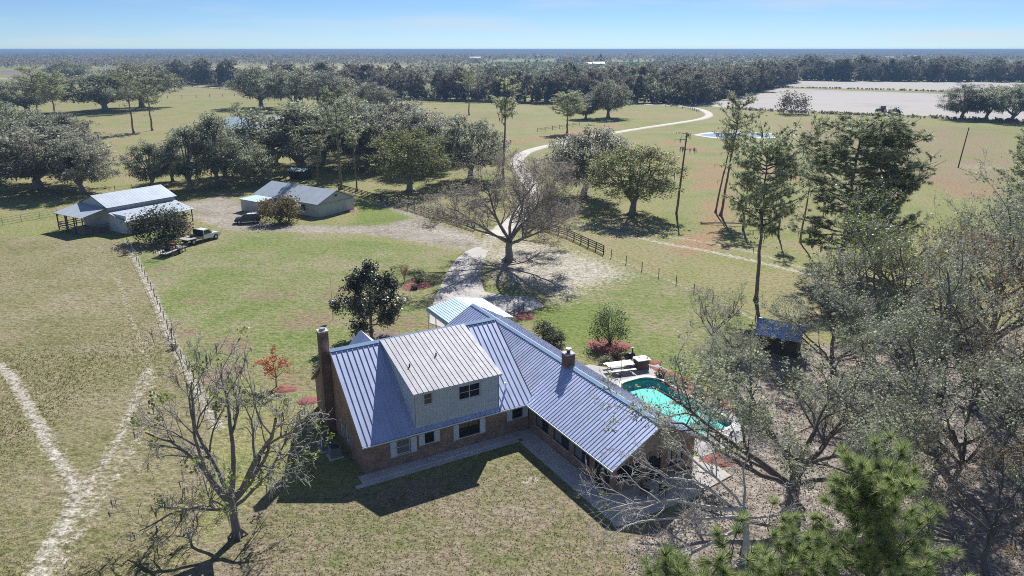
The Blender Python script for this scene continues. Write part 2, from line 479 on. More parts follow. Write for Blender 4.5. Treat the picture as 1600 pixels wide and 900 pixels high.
A_sand = mxm.reduce([
    trail(P, pix([(198, 377), (215, 412), (240, 462), (270, 535), (300, 592), (340, 668)]), 1.15, 0.4),
    trail(P, pix([(0, 569), (20, 592), (45, 635), (75, 690), (118, 768)]), 1.15, 0.4),
    trail(P, pix([(118, 768), (100, 815), (62, 880), (50, 900)]), 1.1, 0.6),
    0.8 * trail(P, pix([(232, 575), (214, 620), (190, 680), (150, 745), (110, 810), (85, 860), (60, 920)]), 1.2, 0.5),
    0.75 * trail(P, pix([(240, 628), (225, 675), (180, 745), (135, 815), (100, 880), (80, 930)]), 0.9, 0.5),
    0.65 * trail(P, pix([(182, 434), (197, 470), (207, 505), (225, 545), (240, 600), (240, 628)]), 0.9, 0.4),
    0.55 * trail(P, pix([(225, 545), (214, 620)]), 0.8, 0.5),
    0.95 * zone(P, under, 4.0),
    0.8 * trail(P, pix([(955, 402), (1000, 420), (1050, 440), (1110, 465), (1180, 500), (1230, 525)]), 0.8, 0.5),
    1.0 * trail(P, pix([(905, 352), (970, 365), (1040, 381), (1100, 391), (1180, 408), (1262, 428)]), 1.6, 0.8),
    0.8 * trail(P, pix([(915, 345), (980, 355), (1050, 371), (1110, 379), (1180, 395), (1258, 420)]), 1.5, 0.8),
    0.55 * trail(P, smooth_line(pix([(350, 318), (300, 325), (270, 340)])), 3, 1.5),
    0.7 * trail(P, pix([(588, 398), (612, 397)]), 1.2, 0.6),
    0.5 * trail(P, pix([(405, 460), (440, 460)]), 1.4, 0.8),
    0.75 * np.clip(1.5 - np.linalg.norm(P - at(828, 752)[:2], axis=1) / 0.7, 0, 1),
    0.55 * np.clip(1.5 - np.linalg.norm(P - at(1540, 262)[:2], axis=1) / 8, 0, 1),
    0.75 * trail(P, road_line, 4.6, 1.2),
    0.55 * trail(P, pix([(1516, 186), (1497, 262), (1470, 310), (1452, 335)]), 1.2, 0.8),
    0.6 * trail(P, pix([(600, 357), (680, 362), (760, 380)]), 4.0, 1.5),
])
rng = np.random.default_rng(5)
for pts, w in (([(930, 175), (990, 178), (1050, 185)], 14), ([(800, 222), (850, 215), (900, 207), (960, 196)], 16), ([(1040, 222), (1080, 232), (1120, 240)], 12),
               ([(1060, 250), (1110, 262), (1100, 290)], 14), ([(1200, 265), (1260, 285)], 14), ([(560, 176), (640, 186), (700, 196)], 10),
               ([(1085, 395), (1140, 300)], 8), ([(1420, 250), (1500, 300), (1540, 290)], 10), ([(1230, 195), (1400, 188), (1560, 200)], 8), ([(840, 300), (880, 345)], 4)):
    A_red = mxm(A_red, trail(P, smooth_line(pix(pts)), w, w * 0.55))
for u, v, r in ((425, 462, 4.5), (300, 470, 3), (250, 420, 2.5), (480, 500, 5), (360, 540, 4), (345, 590, 4), (290, 520, 2), (545, 460, 6), (470, 590, 4), (670, 510, 2.5), (620, 505, 5)):
    A_tan = mxm(A_tan, .82 * np.clip(1.4 - np.linalg.norm(P - at(u, v)[:2], axis=1) / r, 0, 1))

A_tan = mxm(A_tan, .75 * zone(P, pix([(1210, 186), (1400, 190), (1620, 205), (1700, 300), (1560, 330), (1440, 300), (1330, 260), (1200, 235)]), 14))
A_tan = mxm(A_tan, .6 * zone(P, pix([(560, 165), (700, 170), (860, 176), (860, 200), (700, 205), (590, 190)]), 12))
faces = (np.arange(ny - 1)[:, None] * nx + np.arange(nx - 1)[None, :]).ravel()
faces = np.column_stack([faces, faces + 1, faces + nx + 1, faces + nx])
poolgrow = POOL_W.mean(0) + (POOL_W - POOL_W.mean(0)) * 1.05
fc = P[faces].mean(1)
near = np.all(np.abs(fc - POOL_W.mean(0)) < 12, axis=1); kill = np.zeros(len(faces), bool); kill[near] = inside(fc[near], poolgrow)
faces = faces[~kill]
# gentle roll of the pasture well away from buildings
roll = 0.10 * np.sin(P[:, 0] * 0.11 + 1.3) * np.sin(P[:, 1] * 0.09) * zone(P, paddock, 6)
me = np_mesh('ground', np.column_stack([P, np.minimum(roll, 0.1) - 0.02 * (roll < 0)]), faces, True)
for nm, arr in (('zone_a', (A_sand, A_lawn, A_lush)), ('zone_b', (A_dry, A_lit, A_lot)), ('zone_c', (A_red, A_pad, A_tan))):
    a = me.attributes.new(nm, 'FLOAT_VECTOR', 'POINT'); a.data.foreach_set('vector', np.column_stack(arr).astype(np.float32).ravel())


def ground_material():
    m, n, l, p, o = nodes('ground_turf')
    tc = n.new('ShaderNodeTexCoord'); co = tc.outputs['Object']
    N = {k: noise(n, l, s, d, r, co).outputs['Fac'] for k, (s, d, r) in dict(big=(0.012, 5, 0.6), mid=(0.11, 6, 0.62), small=(0.8, 6, 0.65), fine=(4.5, 5, 0.7), tuft=(1.9, 3, 0.6)).items()}
    sep = {}
    for a, names in (('zone_a', 'sand lawn lush'), ('zone_b', 'dry litter lot'), ('zone_c', 'red pad tan')):
        at_ = n.new('ShaderNodeAttribute'); at_.attribute_name = a; sx = n.new('ShaderNodeSeparateXYZ'); l.new(at_.outputs['Vector'], sx.inputs[0])
        for nm, out in zip(names.split(), ('X', 'Y', 'Z')): sep[nm] = sx.outputs[out]

    def math_(op, a, b, c=None):
        k = n.new('ShaderNodeMath'); k.operation = op
        for i, x in enumerate((a, b, c)):
            if x is None: continue
            if isinstance(x, (int, float)): k.inputs[i].default_value = x
            else: l.new(x, k.inputs[i])
        return k.outputs[0]

    def broken(mask, nz_, amount, lo=0.35, hi=0.65):
        s = math_('ADD', mask, math_('MULTIPLY', math_('SUBTRACT', nz_, 0.5), amount))
        s = math_('MULTIPLY', s, math_('GREATER_THAN', mask, 0.02))
        r = n.new('ShaderNodeMapRange'); r.interpolation_type = 'SMOOTHSTEP'; r.inputs['From Min'].default_value = lo; r.inputs['From Max'].default_value = hi
        l.new(s, r.inputs['Value']); return r.outputs['Result']

    def mix(f, a, b, mode='MIX'):
        k = n.new('ShaderNodeMix'); k.data_type = 'RGBA'; k.blend_type = mode
        if isinstance(f, (int, float)): k.inputs['Factor'].default_value = f
        else: l.new(f, k.inputs['Factor'])
        for s, x in (('A', a), ('B', b)):
            if isinstance(x, tuple): k.inputs[s].default_value = (*x, 1)
            else: l.new(x, k.inputs[s])
        return k.outputs['Result']

    def rmp(f, stops):
        r = ramp(n, stops); l.new(f, r.inputs['Fac']); return r.outputs['Color']

    combo = math_('ADD', math_('MULTIPLY', N['mid'], 0.55), math_('MULTIPLY', N['big'], 0.45))
    combo2 = math_('ADD', math_('MULTIPLY', N['small'], 0.45), math_('MULTIPLY', N['mid'], 0.55))
    base = rmp(combo, [(0.34, (0.19, 0.23, 0.075)), (0.46, (0.265, 0.275, 0.11)), (0.54, (0.31, 0.28, 0.145)), (0.66, (0.35, 0.275, 0.175))])
    pad = rmp(combo2, [(0.36, (0.185, 0.19, 0.08)), (0.46, (0.255, 0.235, 0.12)), (0.54, (0.30, 0.26, 0.16)), (0.62, (0.33, 0.285, 0.195)), (0.7, (0.26, 0.20, 0.14))])
    lawn_ = rmp(combo2, [(0.37, (0.16, 0.22, 0.06)), (0.46, (0.215, 0.25, 0.09)), (0.54, (0.28, 0.275, 0.14)), (0.64, (0.33, 0.275, 0.20))])
    lush_ = rmp(combo2, [(0.36, (0.155, 0.215, 0.05)), (0.58, (0.215, 0.26, 0.075)), (0.7, (0.27, 0.265, 0.12))])
    dry_ = rmp(combo2, [(0.37, (0.17, 0.195, 0.075)), (0.46, (0.24, 0.22, 0.125)), (0.54, (0.29, 0.24, 0.17)), (0.64, (0.36, 0.305, 0.245))])
    lit_ = rmp(N['small'], [(0.36, (0.26, 0.21, 0.175)), (0.5, (0.37, 0.32, 0.28)), (0.66, (0.47, 0.42, 0.375))])
    lot_ = rmp(combo2, [(0.38, (0.25, 0.215, 0.165)), (0.5, (0.36, 0.32, 0.27)), (0.64, (0.47, 0.43, 0.385))])
    sand_ = rmp(N['small'], [(0.3, (0.36, 0.325, 0.26)), (0.5, (0.49, 0.45, 0.39)), (0.7, (0.62, 0.58, 0.52))])
    red_ = rmp(combo2, [(0.4, (0.31, 0.245, 0.135)), (0.58, (0.37, 0.235, 0.14)), (0.72, (0.33, 0.26, 0.155))])
    tan_ = (0.285, 0.20, 0.145)
    c = base
    c = mix(broken(sep['red'], N['mid'], 1.6, 0.4, 1.0), c, red_)
    c = mix(broken(sep['pad'], N['small'], 0.5), c, pad)
    c = mix(broken(sep['lawn'], N['mid'], 0.5), c, lawn_)
    c = mix(broken(sep['lush'], N['mid'], 1.0, 0.3, 0.75), c, lush_)
    c = mix(broken(sep['tan'], combo2, 2.2, 0.35, 1.25), c, tan_)
    c = mix(broken(sep['dry'], N['mid'], 0.7), c, dry_)
    c = mix(broken(sep['litter'], N['mid'], 0.8), c, lit_)
    c = mix(broken(sep['lot'], N['small'], 0.9, 0.3, 0.8), c, lot_)
    gr = math_('ADD', math_('MULTIPLY', N['tuft'], 0.5), math_('MULTIPLY', N['fine'], 0.5))
    c = mix(broken(sep['sand'], gr, 2.8, 0.38, 1.05), c, sand_)
    fine = rmp(N['fine'], [(0.3, (0.55, 0.55, 0.52)), (0.5, (0.98, 0.98, 0.98)), (0.68, (1.38, 1.36, 1.3))])
    c = mix(0.85, c, fine, 'MULTIPLY')
    spk = rmp(N['tuft'], [(0.34, (0.55, 0.57, 0.5)), (0.5, (1.0, 1.0, 1.0)), (0.66, (1.18, 1.16, 1.14))])
    c = mix(0.75, c, spk, 'MULTIPLY')
    l.new(c, p.inputs['Base Color']); p.inputs['Roughness'].default_value = 0.95; p.inputs['Specular IOR Level'].default_value = 0.15
    h = math_('ADD', math_('MULTIPLY', N['fine'], 0.5), math_('MULTIPLY', N['tuft'], 1.0))
    bm = n.new('ShaderNodeBump'); bm.inputs['Strength'].default_value = 1.0; bm.inputs['Distance'].default_value = 0.2
    l.new(h, bm.inputs['Height']); l.new(bm.outputs['Normal'], p.inputs['Normal'])
    return m


g = link_mesh('ground', me, ground_material())
tag(g, kind='structure')


def strip(name, line, w, z, mat, jitter=0.0, seed=1):
    line = np.asarray(line); t = np.gradient(line, axis=0); t /= np.linalg.norm(t, axis=1)[:, None]
    nrm = np.column_stack([-t[:, 1], t[:, 0]]); r = np.random.default_rng(seed)
    wl_ = w / 2 + r.normal(0, jitter, len(line)); wr = w / 2 + r.normal(0, jitter, len(line))
    V = np.zeros((len(line), 4, 3)); V[:, 0, :2] = line + nrm * (wl_ + 0.06)[:, None]; V[:, 1, :2] = line + nrm * wl_[:, None]
    V[:, 2, :2] = line - nrm * wr[:, None]; V[:, 3, :2] = line - nrm * (wr + 0.06)[:, None]
    V[:, 0, 2] = V[:, 3, 2] = -0.03; V[:, 1:3, 2] = z
    i = np.arange(len(line) - 1) * 4
    F = np.vstack([np.column_stack([i + k, i + k + 1, i + k + 5, i + k + 4]) for k in range(3)])
    o = link_mesh(name, np_mesh(name, V.reshape(-1, 3), F, False), mat); tag(o, kind='structure'); return o


strip('gravel_road', road_line[6:], 3.6, 0.05, MATS['gravel_road'], 0.12)
farm_line = smooth_line(pix([(-200, 118), (120, 126), (250, 132), (380, 140), (540, 151), (700, 157), (860, 161), (980, 163), (1090, 166)]), 6)
strip('farm_road', farm_line, 6, 0.06, MATS['far_road'], 0.2)


def sheet(name, poly, z, mat, thick=0.0, hole=None):
    """Flat slab from a world outline, optional hole, with its edge faces."""
    bm = bmesh.new(); loops = []
    for pl in ([poly] + ([hole] if hole is not None else [])):
        vs_ = [bm.verts.new((q[0], q[1], z)) for q in pl]
        loops.append(vs_); [bm.edges.new((vs_[i], vs_[(i + 1) % len(vs_)])) for i in range(len(vs_))]
    bmesh.ops.triangle_fill(bm, use_beauty=True, edges=bm.edges[:])
    if thick:
        for lp in loops:
            dn = [bm.verts.new((q.co.x, q.co.y, z - thick)) for q in lp]
            for i in range(len(lp)): bm.faces.new((lp[i], lp[(i + 1) % len(lp)], dn[(i + 1) % len(lp)], dn[i]))
    bmesh.ops.recalc_face_normals(bm, faces=bm.faces)
    for f in bm.faces:
        if abs(f.normal.z) > 0.5 and f.normal.z < 0: f.normal_flip()
    me_ = bpy.data.meshes.new(name); bm.to_mesh(me_); bm.free()
    return link_mesh(name, me_, mat)


drive_px = [(671, 505), (672, 488), (679, 468), (689, 446), (700, 424), (712, 406), (728, 393), (745, 386), (763, 392), (757, 405), (752, 420), (752, 440), (757, 456), (775, 460), (800, 463), (832, 464), (851, 479), (820, 489), (790, 496), (740, 505), (700, 515)]
tag(sheet('driveway', pix(drive_px), 0.05, MATS['drive_concrete'], 0.1), kind='structure')


def field_mat():
    m, n, l, p, o = nodes('bare_field')
    tc = n.new('ShaderNodeTexCoord'); t = noise(n, l, 0.02, 5, 0.6, tc.outputs['Object'])
    r = ramp(n, [(0.35, (0.40, 0.37, 0.36)), (0.5, (0.47, 0.435, 0.42)), (0.7, (0.42, 0.42, 0.30))]); l.new(t.outputs['Fac'], r.inputs['Fac'])
    w = n.new('ShaderNodeTexWave'); w.inputs['Scale'].default_value = 0.28; w.inputs['Distortion'].default_value = 0.4; l.new(tc.outputs['Object'], w.inputs['Vector'])
    r2 = ramp(n, [(0.2, (0.8, 0.8, 0.8)), (0.8, (1.06, 1.06, 1.06))]); l.new(w.outputs['Fac'], r2.inputs['Fac'])
    k = n.new('ShaderNodeMix'); k.data_type = 'RGBA'; k.blend_type = 'MULTIPLY'; k.inputs['Factor'].default_value = 0.8
    l.new(r.outputs['Color'], k.inputs['A']); l.new(r2.outputs['Color'], k.inputs['B']); l.new(k.outputs['Result'], p.inputs['Base Color'])
    p.inputs['Roughness'].default_value = 1.0
    return m


fm = field_mat()
tag(sheet('field', pix([(1082, 164), (1140, 154), (1205, 141), (1215, 138), (1620, 152), (1700, 155), (1700, 192), (1560, 187), (1400, 180), (1250, 174), (1150, 170)]), 0.04, fm), kind='structure')
tag(sheet('field', pix([(1212, 135), (1245, 126), (1420, 128), (1580, 129), (1700, 131), (1700, 150), (1620, 148)]), 0.04, fm), kind='structure')
brownfield = plain('brown_field', (0.20, 0.165, 0.115), 1.0, 0, 0.2, 0.02)
tag(sheet('field', pix([(-300, 110), (80, 109), (210, 109), (330, 112), (200, 115), (-300, 121)]), 0.04, brownfield), kind='structure')
tag(sheet('field', pix([(270, 104), (520, 103), (640, 104), (640, 108), (500, 108), (300, 108)]), 0.04, plain('tan_field', (0.36, 0.31, 0.20), 1.0, 0, 0.15, 0.02)), kind='structure')

# pond with a white sandy shore
pc = np.array([at(u, v)[:2] for u, v in ((1083, 211), (1110, 207), (1150, 206.5), (1200, 208), (1248, 211), (1225, 214.5), (1170, 216.5), (1120, 216))])
pond = smooth_line(np.vstack([pc, pc[:1]]), 6)[:-1]
tag(sheet('pond_shore', pond.mean(0) + (pond - pond.mean(0)) * [1.02, 1.06], 0.05, plain('shore_sand', (0.62, 0.60, 0.56), 0.95, 0, 0.15, 0.1)), kind='structure')
wm, n_, l_, p_, o_ = nodes('pond_water')
p_.inputs['Base Color'].default_value = (0.45, 0.52, 0.56, 1); p_.inputs['Roughness'].default_value = 0.04; p_.inputs['Specular IOR Level'].default_value = 0.8
tag(sheet('pond_water', pond.mean(0) + (pond - pond.mean(0)) * [0.90, 0.66], 0.07, wm), kind='structure')

# the air: even haze over the whole plain
hz = B(); hz.box(-27000, 27000, -400, 41000, -1.0, 31.5)
hm = bpy.data.materials.new('air_haze'); hm.use_nodes = True
hm.node_tree.nodes.clear(); pv = hm.node_tree.nodes.new('ShaderNodeVolumePrincipled'); ho_ = hm.node_tree.nodes.new('ShaderNodeOutputMaterial')
pv.inputs['Color'].default_value = (0.33, 0.54, 0.86, 1); pv.inputs['Density'].default_value = 0.00022; pv.inputs['Anisotropy'].default_value = 0.0
hm.node_tree.links.new(pv.outputs['Volume'], ho_.inputs['Volume'])
tag(hz.obj('haze', hm), 'thin blue haze over the plain towards the horizon', 'haze', kind='stuff')

# ------------------------------------------------------------------ building helpers
def V3(*a): return np.array(a, float)


def clip_a(poly, lo, hi):
    for sgn, lim in ((1, lo), (-1, hi)):
        out = []
        for i in range(len(poly)):
            p, q = poly[i], poly[(i + 1) % len(poly)]
            dp, dq = sgn * (p[0] - lim), sgn * (q[0] - lim)
            if dp >= 0: out.append(p)
            if dp * dq < 0:
                t = dp / (dp - dq); out.append((p[0] + t * (q[0] - p[0]), p[1] + t * (q[1] - p[1])))
        poly = out
        if len(poly) < 3: return []
    return poly


def roof_panels(parent, P0, e, s, poly, mat, pitch=0.42, rib=0.038, name='roof_panel', lift=0.004, bend=0):
    """Ribbed sheet-metal panels laid side by side over a roof face; every panel is a piece of its own."""
    P0, e, s = V3(*P0), V3(*e), V3(*s); e /= np.linalg.norm(e); s /= np.linalg.norm(s)
    nrm = np.cross(e, s); nrm = nrm if nrm[2] > 0 else -nrm
    a0, a1 = min(q[0] for q in poly), max(q[0] for q in poly); k = max(1, round((a1 - a0) / pitch)); w = (a1 - a0) / k
    for i in range(k):
        c = clip_a(poly, a0 + i * w, a0 + (i + 1) * w - 0.004)
        if len(c) < 3: continue
        b = B(); pts = [P0 + e * q[0] + s * q[1] + nrm * lift for q in c]; b.prism(pts, nrm * 0.018)
        x = a0 + i * w; r = clip_a(poly, x, x + 0.05)
        if r:
            b0, b1 = min(q[1] for q in r) + 0.002, max(q[1] for q in r) - 0.002
            c0 = P0 + e * (x + 0.001) + nrm * (lift + 0.0185)
            b.prism([c0 + s * b0, c0 + e * 0.055 + s * b0, c0 + e * 0.042 + s * b0 + nrm * rib, c0 + e * 0.013 + s * b0 + nrm * rib], s * (b1 - b0))
        b.obj(name, mat, parent)


def facade(parent, o, ex, nout, W, H, holes, mat, depth=0.14, name='wall'):
    """Wall face with real openings and reveals."""
    o, ex, nout = V3(*o), V3(*ex), V3(*nout); ez = V3(0, 0, 1); b = B()
    xs = sorted({0.0, W, *[h[0] for h in holes], *[h[1] for h in holes]}); zs = sorted({0.0, H, *[h[2] for h in holes], *[h[3] for h in holes]})
    P_ = lambda x, z, d=0.0: o + ex * x + ez * z - nout * d
    for i in range(len(xs) - 1):
        for j in range(len(zs) - 1):
            cx, cz = (xs[i] + xs[i + 1]) / 2, (zs[j] + zs[j + 1]) / 2
            if any(h[0] < cx < h[1] and h[2] < cz < h[3] for h in holes): continue
            b.add([P_(xs[i], zs[j]), P_(xs[i + 1], zs[j]), P_(xs[i + 1], zs[j + 1]), P_(xs[i], zs[j + 1])], [(0, 1, 2, 3)])
    for x0, x1, z0, z1 in [h[:4] for h in holes]:
        b.add([P_(x0, z0), P_(x1, z0), P_(x1, z1), P_(x0, z1), P_(x0, z0, depth), P_(x1, z0, depth), P_(x1, z1, depth), P_(x0, z1, depth)],
              [(0, 1, 5, 4), (1, 2, 6, 5), (2, 3, 7, 6), (3, 0, 4, 7)])
    me = bpy.data.meshes.new(name); me.from_pydata(b.v, [], b.f); me.update()
    bm = bmesh.new(); bm.from_mesh(me); bmesh.ops.remove_doubles(bm, verts=bm.verts, dist=0.0005); bmesh.ops.recalc_face_normals(bm, faces=bm.faces); bm.to_mesh(me); bm.free()
    return link_mesh(name, me, mat, parent)


def window(parent, o, ex, nout, x0, x1, z0, z1, cols=2, rows=2, frame='dark_frame', pane='window_glass', sill=True, name='window', depth=0.10, panes=None):
    o, ex, nout = V3(*o), V3(*ex), V3(*nout); ez = V3(0, 0, 1); b = B()
    P_ = lambda x, z, d: o + ex * x + ez * z - nout * d
    fw = 0.055
    def board(xa, xb, za, zb, d0, d1):
        b.prism([P_(xa, za, d0), P_(xb, za, d0), P_(xb, zb, d0), P_(xa, zb, d0)], -nout * (d1 - d0))
    board(x0 + .003, x1 - .003, z0 + .003, z0 + fw, depth - 0.05, depth + 0.02); board(x0 + .003, x1 - .003, z1 - fw, z1 - .003, depth - 0.05, depth + 0.02)
    board(x0 + .003, x0 + fw, z0 + fw, z1 - fw, depth - 0.05, depth + 0.02); board(x1 - fw, x1 - .003, z0 + fw, z1 - fw, depth - 0.05, depth + 0.02)
    for k in range(1, cols):
        x = x0 + (x1 - x0) * k / cols; board(x - 0.03, x + 0.03, z0 + fw, z1 - fw, depth - 0.04, depth + 0.015)
    w = b.obj(name, MATS[frame], parent)
    for c in range(cols):
        xa, xb = x0 + (x1 - x0) * c / cols, x0 + (x1 - x0) * (c + 1) / cols
        for r in range(rows):
            za, zb = z0 + (z1 - z0) * r / rows, z0 + (z1 - z0) * (r + 1) / rows
            g_ = B(); q = lambda x, z: P_(x, z, depth + 0.002 + 0.012 * (r == 0 and rows > 1))
            g_.prism([q(xa + .04, za + .012), q(xb - .04, za + .012), q(xb - .04, zb - .012), q(xa + .04, zb - .012)], -nout * 0.008)
            g_.obj('pane', MATS[(panes or [pane] * cols)[c]], w)
            if r:
                m_ = B(); m_.prism([P_(xa + .04, za - .02, depth - .02), P_(xb - .04, za - .02, depth - .02), P_(xb - .04, za + .02, depth - .02), P_(xa + .04, za + .02, depth - .02)], -nout * .03); m_.obj('sash_bar', MATS[frame], w)
    if sill:
        s_ = B(); s_.prism([P_(x0 - .05, z0 - .06, -.05), P_(x1 + .05, z0 - .06, -.05), P_(x1 + .05, z0 - .002, -.04), P_(x0 - .05, z0 - .002, -.04)], -nout * 0.1)
        s_.obj('sill', MATS['coping'], w)
    return w


def shutter(parent, o, ex, nout, x0, x1, z0, z1, mat):
    o, ex, nout = V3(*o), V3(*ex), V3(*nout); ez = V3(0, 0, 1); b = B()
    P_ = lambda x, z, d: o + ex * x + ez * z + nout * d
    for xa, xb, za, zb, t in ((x0, x0 + .06, z0, z1, .05), (x1 - .06, x1, z0, z1, .05), (x0 + .06, x1 - .06, z0, z0 + .07, .05), (x0 + .06, x1 - .06, z1 - .07, z1, .05), (x0 + .06, x1 - .06, z0 + .07, z1 - .07, .03)):
        b.prism([P_(xa, za, .004), P_(xb, za, .004), P_(xb, zb, .004), P_(xa, zb, .004)], nout * t)
    return b.obj('shutter', mat, parent)


# ------------------------------------------------------------------ main house
house = empty('farm_house', tuple(HO), HTH, 'long brick farmhouse with ribbed grey metal roofs, dormer and two wings', 'house')
BR, GS, TS = MATS['brick'], MATS['grey_siding'], MATS['tan_siding']
M_ = MATS['house_roof_metal']
X1, Y1 = (1, 0, 0), (0, 1, 0)
AX0, AX1, AD, AE, AR = -13.75, 0.35, 12.76, 2.6, 7.75            # wing with the dormer: x range, depth, eave and ridge height
holesA = [(13.75 + a, 13.75 + b, c, d) for a, b, c, d in ((-11.24, -10.14, 0.95, 2.12), (-8.95, -8.2, 1.3, 2.14), (-6.05, -4.25, 0.95, 2.12), (-1.25, -0.3, 1.35, 2.15))]
facade(house, (AX0, 0, 0), X1, (0, -1, 0), AX1 - AX0 - 0.1, AE, holesA, BR)
for i, (x0, x1, z0, z1) in enumerate(holesA):
    window(house, (AX0, 0, 0), X1, (0, -1, 0), x0, x1, z0, z1, 2 if i == 2 else 1, 2, 'shutter_paint' if i == 0 else 'dark_frame', 'pale_glass' if i == 0 else 'window_glass')
    for xa in (x0 - 0.5, x1 + 0.03): shutter(house, (AX0, 0, 0), X1, (0, -1, 0), xa, xa + 0.47, z0 - 0.08, z1 + 0.05, MATS['shutter_paint'])
# gable end wall, left, with two tall white-framed windows
holesG = [(8.3, 9.1, 0.8, 2.2), (6.9, 7.7, 0.8, 2.2)]
facade(house, (AX0, AD, 0), (0, -1, 0), (-1, 0, 0), AD, AE, [(a, b, c, d) for a, b, c, d in holesG], BR)
for h in holesG: window(house, (AX0, AD, 0), (0, -1, 0), (-1, 0, 0), *h, 1, 2, 'white_paint', 'pale_glass')
gb = B(); gb.prism([(AX0, 0.0, AE + .003), (AX0, AD, AE + .003), (AX0, AD / 2, AR - 0.22)], (0.15, 0, 0)); gb.obj('gable', BR, house)
gb = B(); gb.prism([(0.25, 0.05, AE), (0.25, AD, AE), (0.25, AD / 2, AR - 0.22)], (-0.15, 0, 0)); gb.obj('gable', MATS['trim_wood'], house)
b = B(); b.box(AX0 + .01, 0.2, AD - .15, AD, 0, AE); b.obj('wall', BR, house)
# main roof: timber deck, then panels left and right of the dormer
RX0, RX1, EY = -14.0, 0.6, -0.4
sl = (AR - AE) / (AD / 2 - EY)
deck = B()
for yy in (EY, AD - EY):
    deck.prism([(RX0, yy, AE), (RX0, AD / 2, AR), (RX0, AD / 2, AR - 0.16), (RX0, yy, AE - 0.16)], (RX1 - RX0, 0, 0))
roofA = deck.obj('roof', MATS['trim_wood'], house)
sA = V3(0, EY - AD / 2, AE - AR); LA = np.linalg.norm(sA)
DX0, DX1 = -9.8, -2.5                                           # dormer
for xa, xb in ((RX0, DX0 + 0.1), (DX1 - 0.1, RX1)):
    roof_panels(roofA, (0, AD / 2, AR), X1, sA, [(xa, 0.06), (xb, 0.06), (xb, LA), (xa, LA)], M_, 0.43)
roof_panels(roofA, (0, AD / 2, AR), X1, sA, [(DX0 + .1, LA - 0.5), (DX1 - .1, LA - 0.5), (DX1 - .1, LA), (DX0 + .1, LA)], M_, 0.43)
sAb = V3(0, AD / 2 - EY, AE - AR)
roof_panels(roofA, (0, AD / 2, AR), X1, sAb, [(RX0, 0.06), (RX1, 0.06), (RX1, LA), (RX0, LA)], M_, 0.43)
cap = B()
for sgn in (-1, 1): cap.prism([(RX0 - .02, AD / 2, AR + 0.10), (RX0 - .02, AD / 2 + sgn * 0.24, AR + 0.10 - 0.24 * sl), (RX0 - .02, AD / 2 + sgn * 0.24, AR + 0.085 - 0.24 * sl), (RX0 - .02, AD / 2, AR + 0.085)], (RX1 - RX0 + 0.04, 0, 0))
cap.obj('ridge_cap', MATS['ridge_cap'], roofA)
for xx in (RX0 - 0.035, RX1 + 0.005):
    f_ = B(); f_.prism([(xx, EY - .01, AE - 0.2), (xx, EY - .01, AE + 0.05), (xx, AD / 2, AR + 0.07), (xx, AD / 2, AR - 0.2)], (0.03, 0, 0)); f_.obj('rake_board', MATS['trim_wood'], roofA)
gt = B(); gt.prism([(RX0, EY - .002, AE - 0.02), (RX0, EY - 0.1, AE), (RX0, EY - 0.12, AE - 0.1), (RX0, EY - .002, AE - 0.13)], (RX1 - RX0 - 0.3, 0, 0)); gt.obj('gutter', MATS['shutter_paint'], roofA)
# shed dormer
DY, DZ = -0.12, 5.78
zf = AE + (DY - EY) * sl
dorm = facade(house, (DX0 + .05, DY, zf - 0.3), X1, (0, -1, 0), DX1 - DX0 - 0.1, DZ - zf + 0.3, [(0.8, 1.5, 4.6 - zf + .3, 5.5 - zf + .3), (3.7, 5.55, 4.25 - zf + .3, 5.42 - zf + .3)], GS, 0.1, 'dormer')
window(dorm, (DX0 + .05, DY, zf - 0.3), X1, (0, -1, 0), 0.8, 1.5, 4.6 - zf + .3, 5.5 - zf + .3, 1, 2, 'grey_siding', sill=False, depth=0.07)
window(dorm, (DX0 + .05, DY, zf - 0.3), X1, (0, -1, 0), 3.7, 5.55, 4.25 - zf + .3, 5.42 - zf + .3, 2, 2, 'grey_siding', sill=False, depth=0.07)
for x in (DX0 + .05, DX1 - .05):
    b = B(); b.prism([(x, DY, zf - .2), (x, DY, DZ), (x, AD / 2 - .1, AR - 0.06)], (0.1 if x < -5 else -0.1, 0, 0)); b.obj('dormer_cheek', GS, dorm)
bt_ = B()
for k in range(25):
    x = DX0 + 0.06 + k * (DX1 - DX0 - 0.12) / 24
    wins = ((DX0 + .85 - .05, DX0 + 1.55 + .05, 4.55, 5.55), (DX0 + 3.75 - .05, DX0 + 5.6 + .05, 4.2, 5.47))
    z0 = zf
    for wx0, wx1, wz0, wz1 in wins:
        if wx0 < x < wx1: bt_.box(x - .02, x + .02, DY - .022, DY - .002, wz1, DZ - .02); bt_.box(x - .02, x + .02, DY - .022, DY - .002, z0, wz0); break
    else: bt_.box(x - .02, x + .02, DY - .022, DY - .002, z0, DZ - .02)
bt_.obj('battens', GS, dorm)
for wx0, wx1, wz0, wz1 in wins:
    tr = B(); tr.box(wx0 - .04, wx1 + .04, DY - .035, DY - .003, wz1, wz1 + .07); tr.box(wx0 - .04, wx1 + .04, DY - .035, DY - .003, wz0 - .07, wz0)
    tr.box(wx0 - .04, wx0 + .03, DY - .034, DY - .003, wz0, wz1); tr.box(wx1 - .03, wx1 + .04, DY - .034, DY - .003, wz0, wz1); tr.obj('window_trim', GS, dorm)
sD = V3(0, DY - 0.3 - AD / 2, DZ - AR - 0.02); LD = np.linalg.norm(sD)
dk = B(); dk.prism([(DX0 - .1, DY - .3, DZ), (DX0 - .1, AD / 2 - .05, AR + 0.005), (DX0 - .1, AD / 2 - .05, AR - .1), (DX0 - .1, DY - .3, DZ - .11)], (DX1 - DX0 + 0.2, 0, 0))
dr = dk.obj('dormer_roof', MATS['grey_siding'], house)
